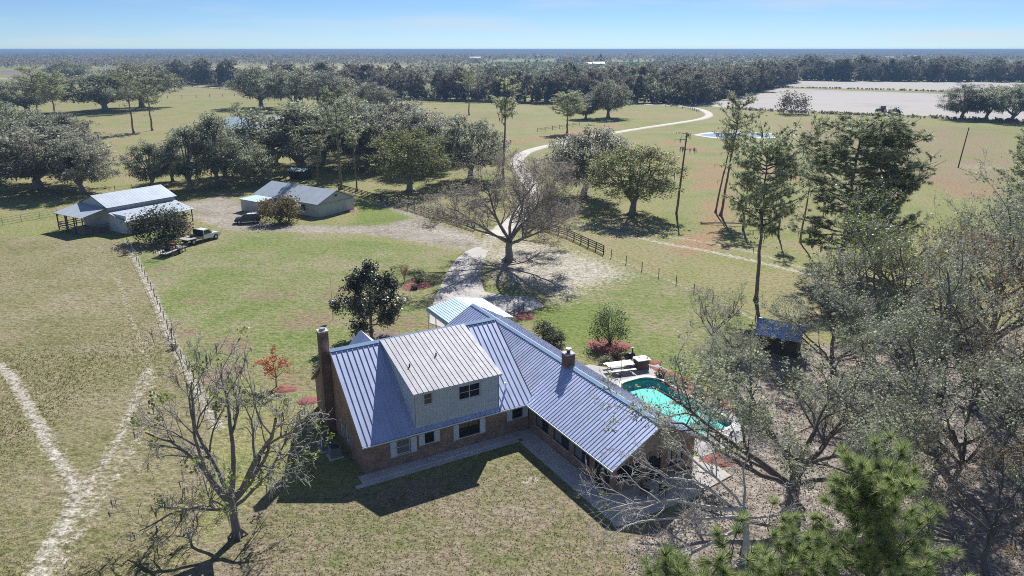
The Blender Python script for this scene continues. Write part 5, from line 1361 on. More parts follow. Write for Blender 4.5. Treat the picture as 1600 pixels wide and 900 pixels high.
for i, (u, v, vt, k, m, lab) in enumerate((
        (1110, 560, 478, 0, 0, 'small twiggy tree with olive leaves left of the pump shed'), (1135, 600, 528, 1, 0, 'thin branchy tree between the pool bed and the pump shed'), (1150, 625, 545, 2, 0, 'twiggy tree below and left of the pump shed'),
        (1300, 560, 430, 3, 1, 'pale twiggy tree right of the pump shed'), (1350, 540, 395, 0, 3, 'young tree with bright sprouts below the massive pine'), (1300, 620, 480, 1, 1, 'grey branchy tree in the wood behind the forked oak'),
        (1405, 560, 380, 2, 3, 'leafy sapling with yellow-green tips in the wood gap'), (1440, 500, 410, 1, 1, 'grey twiggy tree below the leaning utility pole'), (1545, 530, 360, 3, 1, 'grey bare crown near the right pines'),
        (1520, 640, 430, 0, 2, 'brown-leaved tree behind the thick trunk'), (1600, 600, 380, 2, 1, 'grey tangled tree at the right edge of the wood'), (1385, 690, 540, 3, 1, 'grey thicket tree left of the thick trunk'),
        (1560, 730, 520, 1, 2, 'straw-coloured tree low on the right edge'), (1480, 790, 590, 2, 0, 'olive twiggy tree behind the near pine'), (1605, 840, 640, 0, 1, 'grey twiggy tree in the lower right corner'), (1340, 800, 640, 1, 1, 'grey leafless tree behind the near pine top'), (1540, 900, 730, 3, 2, 'brownish brush tree right of the near pine'))):
    H = height_to(u, v, vt); s_ = H / 8.4
    plant('woodland_tree', WOOD_F[m][k], wl_mats[m], at(u, v), i * 1.37, (s_, s_, s_), lab, 'tree', 'twiggy trees of the right-hand wood')
# forked oak with long limbs over the pool
big = bare_parts(351, [(.55, (-.95, .1, .95), 11.5, .24), (.5, (-1, -.1, .5), 12.0, .2), (.85, (-.7, .4, 1.05), 9.5, .2), (.95, (.25, .5, 1.1), 7.5, .2), (.8, (.75, .3, .9), 10, .22), (.6, (.95, -.1, .55), 9, .18), (.9, (-.4, -.6, 1.0), 6.5, .15), (.45, (-.7, .7, .45), 9.5, .15), (.9, (.5, -.4, 1.2), 8, .15)],
                 [(0, 0, 0), (-.15, 0, 1.2), (-.1, .1, 2.3), (.1, .1, 3.4)], .52, (6, 6, 5), (.48, .5, .5), .15, 11500, .1, .5, (9, 5, 3, 3), .03, .012)
plant('oak_tree', big[:2], ('bark_wood', 'wood_leaf'), at(1238, 800), 0, (1, 1, 1), 'large forked oak whose thin-leaved limbs reach over the pool')
big2 = bare_parts(352, [(.6, (.6, .2, 1.1), 10, .26), (.8, (.8, -.1, .8), 9.5, .24), (.9, (-.3, .3, 1.4), 10, .22), (.95, (.2, .6, 1.2), 9.5, .22), (.55, (-.9, .1, .5), 9, .18), (.7, (.3, -.6, .9), 8.5, .16), (.6, (1, .5, .35), 9, .16)],
                  [(0, 0, 0), (0, 0, 1.6), (.1, 0, 3.2), (.15, 0, 4.4)], .55, (6, 6, 5), (.5, .5, .5), .15, 9000, .09, .5, (9, 5, 3, 3), .04, .012)
plant('oak_tree', big2[:2], ('bark_wood', 'wood_leaf'), at(1452, 700), 0.3, (1, 1, 1.05), 'thick-trunked oak with a split crown deep in the right-hand wood')
dead = bare_parts(353, [(1.0, (-1, -.1, .12), 8.2, .13), (.9, (-1, .2, .5), 7.6, .12), (.95, (-.7, .5, .75), 6.5, .1), (.7, (-.9, -.5, .05), 7.5, .11), (1.0, (.3, .3, 1), 4.5, .09), (.8, (.7, -.2, .4), 4, .08), (.85, (-1, .0, .28), 8.8, .1), (.6, (-.8, -.7, .25), 6.5, .09)],
                  [(0, 0, 0), (.05, 0, 1.2), (-.1, .1, 2.5), (-.35, .1, 3.7)], .24, (6, 6, 4), (.5, .5, .5), .16, 0, sides=(8, 5, 4, 3), trop=.0, rtw=.013, droop=.06)
rng = np.random.default_rng(14); tp = dead[2]
pick = [tp[i] for i in rng.choice(len(tp), 8, replace=False)]; C = np.vstack([q[rng.integers(1, len(q), 14)] + rng.normal(0, .14, (14, 3)) for q in pick]); V, F = leaf_quads(rng, C, .1)
plant('dead_tree', (dead[0], np_mesh('crown', V, F)), ('twig', 'sprout_leaf'), at(1162, 880), 0, (1, 1, 1.05), 'grey dead tree with bare drooping limbs in front of the end patio')
# near pines seen from above
for i, (u, v, zt, kw, lab) in enumerate(((1385, 762, 18.4, dict(Rr=1.95, crown0=.62, whorls=13, tufts=10, top=.6), 'bright green pine top close to the viewer at the bottom of the picture'), (1080, 915, 17.6, dict(Rr=1.6, crown0=.78, whorls=7, tufts=13), 'bright green pine tip cut by the lower picture edge below the patio'), (1235, 872, 16.0, dict(Rr=1.7, crown0=.76, whorls=7, tufts=8), 'sparse green pine left of the near pine top'))):
    p_ = pine_parts(401 + i, H=zt, needles=150, nl=.36, nw=.0075, rad=.2, moss=0, **kw); q = at(u, v, zt)
    plant('pine_tree', p_, ('bark_brown', 'pine_needle_fresh'), (q[0], q[1], 0), 0, (1, 1, 1), lab)

# leaf litter and fallen twigs under the wood
rng = np.random.default_rng(71); Q = rng.uniform(litter.min(0), np.minimum(litter.max(0), [60, 90]), (90000, 2)); Q = Q[inside(Q, litter)][:30000]
C = np.column_stack([Q, rng.uniform(.02, .12, len(Q))]); V, F = leaf_quads(rng, C, .075, .25)
o = link_mesh('fallen_leaves', np_mesh('fallen_leaves', V, F), MATS['dry_litter']); tag(o, 'dry fallen leaves covering the wood floor', 'leaves', kind='stuff')
W = Wood()
for q in Q[rng.integers(0, len(Q), 1800)]:
    a = rng.uniform(0, 6.28); L = rng.uniform(.4, 2.2); d = np.array([math.cos(a), math.sin(a), rng.uniform(-.02, .5)]); p = np.array([q[0], q[1], .05]); W.add(np.array([p, p + d * L * .5 + rng.normal(0, .08, 3), p + d * L]), rng.uniform(.008, .03), .006, 3)
o = link_mesh('brushwood', W.mesh('brushwood'), MATS['twig']); tag(o, 'grey fallen twigs and brushwood on the wood floor', 'brushwood', kind='stuff')
for i, (u, v, rz, L, lab) in enumerate(((1420, 720, 2.6, 7, 'pale fallen limb sloping across the thicket behind the near pine'), (1330, 660, .5, 5, 'grey fallen limb in the thicket left of the thick trunk'), (1490, 840, 2.5, 5.5, 'fallen limb on the wood floor in the lower right'), (1095, 350, -.25, 9, 'long pale fallen trunk lying in the grass by the dead pine'))):
    f_ = bare_parts(500 + i, [(.6, (.5, .5, .4), L * .35, .05), (.8, (.6, -.5, .5), L * .35, .04), (1, (1, .2, .1), L * .3, .04)], [(0, 0, .15), (L * .3, .1, .35), (L * .65, 0, .5), (L, .1, .35)], .13, (4, 3), (.5, .5), .14)
    plant('fallen_limb', f_[:1], ('bark_pale',), at(u, v), rz, (1, 1, 1), lab, 'log')

# rough pasture grass: tufts on the near paddock and round the yard
def tufts(name, poly, n, hgt_, seed, label, mat='grass_blade', keep=None):
    rng = np.random.default_rng(seed); lo, hi = np.maximum(poly.min(0), [-75, 18]), np.minimum(poly.max(0), [60, 125]); Q = rng.uniform(lo, hi, (n * 3, 2)); Q = Q[inside(Q, poly)]
    if keep is not None: Q = Q[keep(Q)]
    Q = Q[rng.random(len(Q)) < np.clip((118 - Q[:, 1]) / 85, 0, 1) * np.clip(dist(Q, poly, True) / 2.5 + .1, 0, 1) * np.clip((Q[:, 0] + 75) / 25, 0, 1)]
    Q = Q[:n]; m = len(Q); k = 4; c = np.repeat(np.column_stack([Q, np.full(m, -.01)]), k, 0); a = rng.uniform(0, 6.28, m * k); h = hgt_ * rng.uniform(.5, 1.4, m * k)
    o_ = np.column_stack([np.cos(a), np.sin(a), 0 * a]); s_ = np.column_stack([-np.sin(a), np.cos(a), 0 * a]) * .035
    V = np.stack([c - s_ + o_ * .03, c + s_ + o_ * .03, c + o_ * (h * .7)[:, None] + np.column_stack([0 * h, 0 * h, h])], 1).reshape(-1, 3)
    o = link_mesh(name, np_mesh(name, V, np.arange(len(V)).reshape(-1, 3)), MATS[mat]); tag(o, label, 'grass', kind='stuff')


sand_lines = [pix(q) for q in ([(0, 569), (20, 592), (45, 635), (75, 690), (118, 768)], [(118, 768), (100, 815), (62, 880), (50, 900)], [(214, 620), (190, 680), (150, 745), (110, 810), (85, 860), (60, 920)], [(198, 377), (215, 412), (240, 462), (270, 535), (300, 592), (340, 668)])]
off_sand = lambda Q: np.min([dist(Q, l_) for l_ in sand_lines], 0) > .55
tufts('pasture_grass', paddock, 42000, .085, 81, 'rough tufted grass of the near left pasture', keep=off_sand)
tufts('yard_grass', front, 6000, .06, 82, 'dry tufted grass of the front yard', keep=lambda Q: np.array([not (-14.9 < (np.append(q, 0) - HO) @ HX < 9.8 and -14.3 < (np.append(q, 0) - HO) @ HY < 12) or ((np.append(q, 0) - HO) @ HX < -1.5 and (np.append(q, 0) - HO) @ HY < -1.5) for q in Q]))

# ------------------------------------------------------------------ tree lines and far woods
rng = np.random.default_rng(91)
def line_tree(x, y, H, w, k, mt, label, group):
    sx = w / 16.4; plant('oak_tree', FAR[k][:2], ('bark_grey', mt), (x, y, 0), rng.uniform(0, 6.28), (sx, sx, H / 15.0), label, 'tree', group)


FARB = {k: tuple(m_.copy() if m_ is not None else None for m_ in FAR[k]) for k in FAR}
FAR_G, FAR_B = FAR, FARB
def row(pts, step, H, jit, label, group, brown=.3):
    ln = smooth_line(pix(pts), 10); d = np.concatenate([[0], np.cumsum(np.linalg.norm(np.diff(ln, axis=0), axis=1))])
    for s_ in np.arange(0, d[-1], step):
        s2 = s_ + rng.normal(0, step * .25); q = np.array([np.interp(s2, d, ln[:, 0]), np.interp(s2, d, ln[:, 1])]) + rng.normal(0, jit, 2); h = H * rng.uniform(.72, 1.2); b_ = rng.random() < brown
        sx = h * rng.uniform(.75, 1.1) / 16.4; uu = 800 + FPX * q[0] / (q[1] * CP + CAM_H * SP)
        spots = ((330, 'above the left post row'), (480, 'above the great live oak'), (600, 'above the white camper'), (720, 'above the olive-green oak'), (860, 'above the lone tall pine'), (1000, 'above the short bushy pine'), (1130, 'above the road bend'), (1300, 'above the round bare field tree'), (1450, 'above the tractor'), (9999, 'above the three field oaks'))
        lab = ('brownish ' if b_ else 'dark green ') + label + ', ' + next(t_ for lim_, t_ in spots if uu < lim_)
        plant('oak_tree', (FAR_B if b_ else FAR_G)[int(rng.integers(0, 5))][:2], ('bark_grey', 'far_leaf_brown' if b_ else 'far_leaf'), (q[0], q[1], 0), rng.uniform(0, 6.28), (sx, sx, h / 15.0), lab, 'tree', group)


G_ = 'belt of trees along the far farm road'
row([(400, 142), (540, 149), (700, 155), (860, 159), (960, 160), (1085, 163)], 9, 17, 3, 'tree in the front row beyond the road', G_)
row([(250, 128), (330, 132), (400, 137)], 11, 20, 3, 'tree behind the left pasture', G_, .4)
row([(430, 136), (600, 146), (800, 151), (960, 152), (1090, 152)], 12, 19, 6, 'tree in the second row beyond the road', G_, .4)
row([(700, 143), (850, 146), (1000, 145), (1110, 143)], 22, 19, 8, 'tree deep in the road belt', G_, .4)
row([(1085, 161), (1130, 152), (1180, 142), (1215, 133), (1240, 125)], 10, 18, 3, 'tree on the slanting wood edge', 'slanting wood edge by the bare fields')
row([(1075, 154), (1120, 146), (1170, 136), (1205, 128)], 15, 18, 5, 'tree behind the slanting wood edge', 'slanting wood edge by the bare fields')
row([(1240, 125), (1340, 126.5), (1450, 127), (1620, 128.5)], 8, 20, 4, 'tree edging the bare fields', 'wood behind the bare fields')
row([(1230, 121), (1340, 122), (1450, 123), (1640, 124)], 10, 22, 8, 'tree in the second row behind the fields', 'wood behind the bare fields', .45)


def forest(name, spots, label, mat, H=(9, 16), q=16, leaf=1.7):
    """Woods too far off to tell the trees apart: every tree a loose cloud of leaf faces."""
    rng = np.random.default_rng(len(spots)); m = len(spots); h = rng.uniform(*H, m); C = rng.normal(0, 1, (m, q, 3)); C = C / (np.linalg.norm(C, axis=2, keepdims=True) + 1e-9) * rng.uniform(.4, 1, (m, q, 1)) ** .5
    C = C * np.stack([h * .42, h * .42, h * .46], -1)[:, None, :] + np.stack([spots[:, 0], spots[:, 1], h * .52], -1)[:, None, :]
    V, F = leaf_quads(rng, C.reshape(-1, 3), leaf, .7, .75); o = link_mesh(name, np_mesh(name, V, F), MATS[mat]); tag(o, label, 'woods', kind='stuff'); return o


def along(pts, n, jit, seed):
    rng = np.random.default_rng(seed); ln = smooth_line(pix(pts), 10); d = np.concatenate([[0], np.cumsum(np.linalg.norm(np.diff(ln, axis=0), axis=1))]); s_ = rng.uniform(0, d[-1], n)
    return np.column_stack([np.interp(s_, d, ln[:, 0]), np.interp(s_, d, ln[:, 1])]) + rng.normal(0, jit, (n, 2))


forest('undergrowth', np.vstack([along([(400, 141), (540, 148), (700, 154), (860, 158), (960, 159), (1085, 162)], 420, 5, 1), along([(1085, 160), (1130, 151), (1180, 141), (1215, 132), (1240, 125)], 220, 4, 2), along([(1240, 125), (1340, 126), (1450, 126.5), (1620, 128)], 420, 5, 3), along([(250, 127), (330, 131), (400, 136)], 140, 4, 4)]), 'brush filling the feet of the distant tree belts', 'far_leaf', (3.5, 8), 22, 1.1)
forest('undergrowth', np.vstack([along([(1150, 171), (1250, 176), (1400, 182), (1560, 189), (1640, 193)], 300, 1.5, 5), along([(540, 153), (700, 158), (860, 163), (980, 166)], 260, 1.2, 6), along([(1213, 136.5), (1400, 141), (1620, 149)], 220, 1.0, 7)]), 'weedy strips along the field edges and the farm road', 'far_leaf_brown', (.7, 1.6), 8, .5)


def scatter(n, u0, u1, v0, v1, seed, gaps=()):
    """Even scatter over the patch of plain between two distances."""
    rng = np.random.default_rng(seed); y0, y1 = at(800, v1)[1], at(800, v0)[1]; y = np.sqrt(rng.uniform(y0 ** 2, y1 ** 2, n)); ka, kb = at(u0, v1)[0] / y0, at(u1, v1)[0] / y0; x = rng.uniform(ka, kb, n) * y
    return np.column_stack([x, y])


forest('woods', np.vstack([scatter(1500, -300, 760, 96.5, 102.5, 1), scatter(500, -300, 330, 101, 107.5, 9)]), 'mixed grey-brown woods across the middle distance on the left', 'far_leaf_brown')
forest('woods', scatter(900, 1020, 1900, 98, 124, 2), 'dark woods behind the bare fields on the right', 'far_leaf', (11, 18), 20, 2.0)
forest('woods', scatter(420, 640, 1060, 112, 139, 3), 'dark woods behind the tree belt in the middle', 'far_leaf', (9, 16), 20, 1.9)
forest('woods', np.vstack([scatter(2600, -500, 2100, 89, 97.5, 4)]), 'hazy blue woods below the horizon', 'far_leaf', (10, 17), 9, 3.2)
gv = []
for y in np.arange(at(800, 121)[1], at(800, 99)[1], 9.0):
    x0, x1 = (at(770, 110)[0] / at(770, 110)[1]) * y, (at(1130, 110)[0] / at(1130, 110)[1]) * y; xs_ = np.arange(x0, x1, 6.5); gv.append(np.column_stack([xs_ + np.random.default_rng(int(y)).normal(0, .6, len(xs_)), np.full(len(xs_), y)]))
forest('citrus_grove', np.vstack(gv), 'dark green citrus grove planted in rows beyond the tree belt', 'bush_leaf', (3.2, 4.6), 6, 1.5)
forest('woods', scatter(130, 868, 950, 98.5, 101, 6), 'small dark copse by the silo in the distant groves', 'far_leaf_brown', (10, 18), 16, 2.2)
# continuous canopy to the horizon
rng = np.random.default_rng(95); ys = 2650 * 1.018 ** np.arange(140); xs_ = np.linspace(-1.05, 1.05, 420); VX = xs_[None, :] * ys[:, None] + rng.normal(0, .0012, (140, 420)) * ys[:, None]; VY = np.repeat(ys[:, None], 420, 1)
VZ = rng.uniform(4, 13, (140, 420)) + (rng.random((140, 420)) < .12) * rng.uniform(3, 8, (140, 420)) + 4 * np.sin(VX * .0021 + 1) * np.sin(VY * .0013); VZ[0] = -1; gap = (np.sin(VX * .0011 + 2.1) + np.sin(VY * .0017 + VX * .0004)) > 1.45; VZ[gap] = -.5; VZ = np.minimum(VZ, 22)
i = (np.arange(139)[:, None] * 420 + np.arange(419)[None, :]).ravel(); F = np.column_stack([i, i + 1, i + 421, i + 420])
cm, n_, l_, p_, o_ = nodes('canopy'); tc_ = n_.new('ShaderNodeTexCoord'); t_ = noise(n_, l_, .012, 4, .7, tc_.outputs['Object']); r_ = ramp(n_, [(.35, (.03, .038, .022)), (.55, (.065, .065, .042)), (.7, (.11, .09, .065))]); l_.new(t_.outputs['Fac'], r_.inputs['Fac']); l_.new(r_.outputs['Color'], p_.inputs['Base Color']); p_.inputs['Roughness'].default_value = 1
o = link_mesh('forest', np_mesh('forest', np.stack([VX, VY, VZ], -1).reshape(-1, 3), F), cm); tag(o, 'unbroken blue forest reaching to the horizon', 'forest', kind='stuff')


# ------------------------------------------------------------------ fences, poles
def fence(name, pts, step, h, rails, mat, label, pw=.1, rh=.13, rt=.035, cat='fence', cap=0.0):
    ln = np.asarray(pts); o = empty(name, (ln[0][0], ln[0][1], 0), 0, label, cat); rng = np.random.default_rng(len(label)); post = None
    d = np.concatenate([[0], np.cumsum(np.linalg.norm(np.diff(ln, axis=0), axis=1))]); k = max(1, round(d[-1] / step)); s_ = np.linspace(0, d[-1], k + 1); Q = np.column_stack([np.interp(s_, d, ln[:, 0]), np.interp(s_, d, ln[:, 1])]) - ln[0]
    for q in Q:
        if post is None:
            b = B(); b.box(-pw / 2, pw / 2, -pw / 2, pw / 2, -.05, h + cap); p = b.obj('post', mat, o); post = p.data
        else: p = link_mesh('post', post, None, o)
        p.location = (q[0], q[1], 0); p.rotation_euler = (rng.normal(0, .02), rng.normal(0, .02), rng.uniform(0, .4)); p.scale = (1, 1, rng.uniform(.95, 1.05))
    for a, c in zip(Q[:-1], Q[1:]):
        for z in rails:
            b = B(); n2 = np.array([-(c - a)[1], (c - a)[0]]) / np.linalg.norm(c - a) * (pw / 2 + rt / 2 + .003); j = rng.normal(0, .012, 2); b.bar((*(a + n2), z + j[0]), (*(c + n2 + (c - a) * -.002), z + j[1]), rt, rh); b.obj('rail' if rh > .05 else 'wire', mat, o)
    return o


FB = MATS['fence_black']
fence('board_fence', pix([(529, 297), (620, 322), (700, 346), (742, 360)]), 2.5, 1.35, (.32, .65, .98, 1.28), FB, 'dark four-board fence running from the workshop to the drive', .13, .15)
fence('board_fence', pix([(846, 358), (885, 370), (943, 397)]), 2.5, 1.35, (.32, .65, .98, 1.28), FB, 'dark four-board fence right of the leafless tree', .13, .15)
fence('wire_fence', pix([(955, 402), (1050, 441), (1180, 500)]), 4.0, 1.2, (.4, .8, 1.1), MATS['weathered_wood'], 'wire fence along the sandy strip right of the lawn', .09, .012, .012)
fence('wire_fence', pix([(199, 379), (216, 412), (241, 462), (271, 535), (301, 592), (338, 662)]), 3.2, 1.1, (.35, .7, 1.0), MATS['weathered_wood'], 'wire fence along the sandy line between pasture and lawn', .08, .012, .012)
fence('pasture_fence', pix([(-60, 362), (0, 352), (90, 336)]), 3.5, 1.3, (.4, .8, 1.2), MATS['grey_metal'], 'pipe fence at the left edge leading to the open barn', .07, .05, .05)
fence('farm_road_fence', pix([(540, 155), (640, 159), (760, 162), (870, 165)]), 8, 1.8, (.6, 1.15, 1.6), FB, 'long dark board fence along the far farm road', .25, .34, .08)
fence('farm_road_fence', pix([(215, 132.5), (300, 136), (390, 143)]), 10, 1.5, (.5, 1.2), FB, 'dark fence below the tree row above the left pasture', .25, .3, .08)
fence('pasture_fence', pix([(262, 153.5), (320, 152), (385, 149)]), 8, 1.7, (1.4,), MATS['weathered_wood'], 'row of thin posts crossing the left middle pasture', .3, .05, .05)
fence('pasture_fence', pix([(180, 300), (260, 292), (330, 297), (390, 290)]), 3.5, 1.3, (.5, 1.1), MATS['dark_wood'], 'wire fence under the oak clump behind the barn', .1, .03, .03)
fence('corral_fence', pix([(556, 272), (590, 268), (610, 262)]), 2.6, 1.6, (.5, 1.0, 1.5), MATS['dark_wood'], 'wooden corral rails under the oaks behind the workshop', .14, .14)
fence('garden_fence', pix([(794, 497), (806, 492), (818, 485)]), 1.2, .75, (.3, .6), MATS['weathered_wood'], 'short two-rail garden fence at the end of the driveway', .12, .1, cap=.1)
fence('pasture_fence', pix([(840, 206), (880, 200), (905, 196)]), 5, 1.4, (.6, 1.1), MATS['dark_wood'], 'short dark fence left of the bushy pine at the bend', .16, .1)
fence('pasture_fence', pix([(1150, 173), (1250, 178), (1400, 184), (1560, 191), (1640, 195)]), 12, 1.4, (1.2,), MATS['weathered_wood'], 'post fence along the front edge of the bare field', .25, .06, .05)
fence('roadside_fence', pix([(1040, 167), (1075, 170), (1092, 175)]), 4, 1.3, (.5, 1.1), MATS['weathered_wood'], 'pale rails at the bend where the drive meets the road', .2, .12)


def pole(u, v, vt, dx, label, arm=False):
    H = height_to(u, v, vt); o = empty('utility_pole', tuple(at(u, v)), 0, label, 'pole'); b = B(); b.tube((0, 0, -.1), (dx, 0, H), .17, .12, 10); b.obj('pole', MATS['dark_wood'], o, True)
    b = B(); b.bar((dx - (.9 if arm else .25), 0, H - .5), (dx + (.9 if arm else .25), 0, H - .5), .1); b.obj('crossarm', MATS['dark_wood'], o)
    for s_ in (-.2, .2): b = B(); b.tube((dx + s_, 0, H - .45), (dx + s_, 0, H - .25), .05, .04, 8); b.obj('insulator', MATS['white_paint'], o)


pole(1497, 262, 199, .9, 'leaning utility pole in the open right pasture')
pole(757, 94, 84, 0, 'far thin mast against the horizon haze')
ant = empty('bird_box_pole', tuple(at(520.6, 499)), 0, 'thin pole with a white box on the lawn behind the chimney', 'pole')
b = B(); b.tube((0, 0, 0), (0, 0, 2.0), .03, .025, 8); b.tube((0, 0, 2.3), (.05, 0, 5.0), .02, .012, 6); b.obj('pole', MATS['dark_frame'], ant)
b = B(); b.box(-.25, .25, -.2, .2, 1.85, 2.2); b.prism([(-.3, -.25, 2.2), (-.3, .25, 2.2), (-.3, 0, 2.42)], (.6, 0, 0)); b.obj('box', MATS['white_paint'], ant)


# ------------------------------------------------------------------ vehicles
def wheel(parent, x, y, r, w, rim='wheel_rim'):
    b = B(); b.tube((x, y - w / 2, r), (x, y + w / 2, r), r, n=18); o = b.obj('wheel', MATS['black_rubber'], parent); s_ = 1 if y > 0 else -1
    b = B(); b.tube((x, y + s_ * (w / 2 - .03), r), (x, y + s_ * (w / 2 + .012), r), r * .6, n=14); b.obj('rim', MATS[rim], o)


pa, pb = at(368, 349), at(407, 347); car = empty('suv', tuple((pa + pb) / 2), math.atan2((pa - pb)[1], (pa - pb)[0]), 'dark blue sport utility car parked in front of the workshop', 'car')
body = [(-2.2, .35), (-2.25, .8), (-2.15, 1.02), (-1.0, 1.08), (1.1, 1.06), (2.05, .9), (2.25, .7), (2.22, .35)]
b = B(); b.prism([(x, -.92, z) for x, z in body], (0, 1.84, 0)); cb = b.obj('body', MATS['car_blue'], car, bevel=.07)
b = B(); cab = [(-2.05, 1.06), (-1.75, 1.58), (-1.5, 1.66), (.1, 1.66), (.45, 1.58), (1.15, 1.06)]; b.prism([(x, -.8, z) for x, z in cab], (0, 1.6, 0)); b.obj('cabin', MATS['car_blue'], car, bevel=.06)
for y0, y1 in ((-.815, -.803), (.803, .815)):
    for q in ([(-1.85, 1.12), (-1.6, 1.52), (-1.05, 1.55), (-1.05, 1.12)], [(-.98, 1.12), (-.98, 1.55), (-.3, 1.55), (-.3, 1.12)], [(-.23, 1.12), (-.23, 1.55), (.35, 1.52), (.9, 1.12)]):
        b = B(); b.prism([(x, y0, z) for x, z in q], (0, y1 - y0, 0)); b.obj('window', MATS['window_glass'], car)
b = B(); b.prism([(.55, -.7, 1.56), (.55, .7, 1.56), (1.16, .74, 1.1), (1.16, -.74, 1.1)], (.03, 0, .03)); b.obj('windscreen', MATS['window_glass'], car)
b = B(); b.prism([(-1.83, -.7, 1.52), (-1.83, .7, 1.52), (-2.06, .74, 1.1), (-2.06, -.74, 1.1)], (-.03, 0, .02)); b.obj('rear_window', MATS['window_glass'], car)
b = B(); b.box(-1.6, 0, -.55, .55, 1.665, 1.7); b.obj('roof_rack', MATS['car_white'], car)
for x in (-1.4, 1.4):
    for y in (-.86, .86): wheel(car, x, y, .36, .24)
for y in (-.65, .65):
    b = B(); b.box(2.2, 2.27, y - .17, y + .17, .66, .8); b.obj('headlight', MATS['white_paint'], car); b = B(); b.box(-2.29, -2.22, y - .13, y + .13, .75, .98); b.obj('tail_light', MATS['red_metal'], car)

pa, pb = at(290, 383), at(337, 371); trk = empty('pickup_truck', tuple((pa + pb) / 2), math.atan2((pb - pa)[1], (pb - pa)[0]), 'white flatbed pickup truck parked on the lawn by the pink bush', 'truck')
b = B(); b.prism([(x, -.95, z) for x, z in [(-.2, .45), (-.2, 1.1), (1.3, 1.1), (2.6, 1.02), (2.85, .8), (2.85, .4)]], (0, 1.9, 0)); b.obj('body', MATS['car_white'], trk, bevel=.07)
b = B(); b.prism([(x, -.85, z) for x, z in [(-.2, 1.09), (-.12, 1.75), (.95, 1.8), (1.6, 1.09)]], (0, 1.7, 0)); b.obj('cab', MATS['car_white'], trk, bevel=.06)
for y0 in (-.87, .853):
    b = B(); b.prism([(x, y0, z) for x, z in [(.05, 1.15), (.1, 1.65), (.85, 1.68), (1.35, 1.15)]], (0, .017, 0)); b.obj('window', MATS['window_glass'], trk)
b = B(); b.prism([(1.08, -.72, 1.72), (1.08, .72, 1.72), (1.62, .76, 1.14), (1.62, -.76, 1.14)], (.03, 0, .03)); b.obj('windscreen', MATS['window_glass'], trk)
b = B(); b.box(-3.0, -.3, -1.1, 1.1, .82, .92); b.obj('flatbed', MATS['grey_planks'], trk)
b = B(); b.box(-.36, -.24, -1.05, 1.05, .93, 1.8); b.obj('headboard', MATS['black_paint'], trk)
b = B(); b.box(-2.9, -.2, -.4, .4, .5, .81); b.obj('chassis', MATS['black_paint'], trk)
b = B(); b.box(-1.5, -1.05, -.3, .4, .925, 1.3); b.obj('toolbox', MATS['tractor_green'], trk, bevel=.03)
for x in (-1.9, 1.95):
    for y in (-.85, .85): wheel(trk, x, y, .4, .26)
for y in (-.7, .7): b = B(); b.box(2.82, 2.88, y - .15, y + .15, .68, .85); b.obj('headlight', MATS['pale_glass'], trk)

trk.scale = (1.12, 1.12, 1.12)
pa, pb = at(251, 403), at(284, 390); tra = empty('utility_trailer', tuple((pa + pb) / 2), math.atan2((pb - pa)[1], (pb - pa)[0]), 'open utility trailer hitched behind the white pickup truck', 'trailer'); tra.scale = (1.22, 1.22, 1.22)
for k in range(8): b = B(); y = -.84 + k * .24; b.box(-2.1, 2.0, y - .11, y + .11, .5, .55); b.obj('plank', MATS['grey_planks'], tra)
b = B(); b.bar((-2.1, -.97, .5), (2.0, -.97, .5), .08, .12); b.bar((-2.1, .97, .5), (2.0, .97, .5), .08, .12); b.bar((2.0, -.97, .5), (3.3, 0, .5), .08); b.bar((2.0, .97, .5), (3.3, 0, .5), .08)
b.bar((-2.1, -.97, .85), (2.0, -.97, .85), .05); b.bar((-2.1, .97, .85), (2.0, .97, .85), .05); b.bar((2.04, -.97, .85), (2.04, .97, .85), .05)
for x in (-2.0, -1, 0, 1, 1.95):
    for y in (-.97, .97): b.bar((x, y, .56), (x, y, .83), .05)
b.obj('frame', MATS['black_paint'], tra)
b = B()
for k in range(6): y = -.85 + k * .34; b.bar((-2.15, y, .55), (-2.2, y, 1.6), .05)
b.bar((-2.2, -.9, 1.62), (-2.2, .9, 1.62), .06); b.bar((-2.17, -.9, 1.1), (-2.17, .9, 1.1), .05); b.obj('ramp_gate', MATS['black_paint'], tra)
for y in (-1.1, 1.1): wheel(tra, .3, y, .34, .2); b = B(); b.prism([(-.15, y - .13, .72), (.75, y - .13, .72), (.65, y - .13, .8), (-.05, y - .13, .8)], (0, .26, 0)); b.obj('mudguard', MATS['grey_metal'], tra)
mo_ = empty('ride_on_mower', tuple((pa + pb) / 2 + [0, 0, .56]), tra.rotation_euler[2], 'rusty red ride-on mower loaded on the open trailer', 'mower'); mo_.location.z = .675; mo_.scale = (1.1, 1.1, 1.1)
b = B(); b.prism([(x, -.32, z) for x, z in [(.1, .3), (.1, .75), (.8, .7), (.9, .35)]], (0, .64, 0)); b.obj('hood', MATS['red_metal'], mo_, bevel=.05)
b = B(); b.box(-.8, .1, -.4, .4, .3, .5); b.obj('frame', MATS['rust'], mo_, bevel=.03); b = B(); b.box(-.7, -.2, -.25, .25, .5, .62); b.box(-.8, -.68, -.25, .25, .55, 1.0); b.obj('seat', MATS['black_paint'], mo_, bevel=.04)
b = B(); b.tube((.1, 0, .7), (-.05, 0, 1.0), .02, n=8); b.tube((-.06, 0, .98), (-.04, 0, 1.02), .18, n=14); b.obj('steering_wheel', MATS['black_paint'], mo_); b = B(); b.box(-.45, .35, -.55, .55, .08, .24); b.obj('cutting_deck', MATS['rust'], mo_, bevel=.04)
for x, r in ((-.55, .28), (.62, .2)):
    for y in (-.42, .42): wheel(mo_, x, y, r, .18)

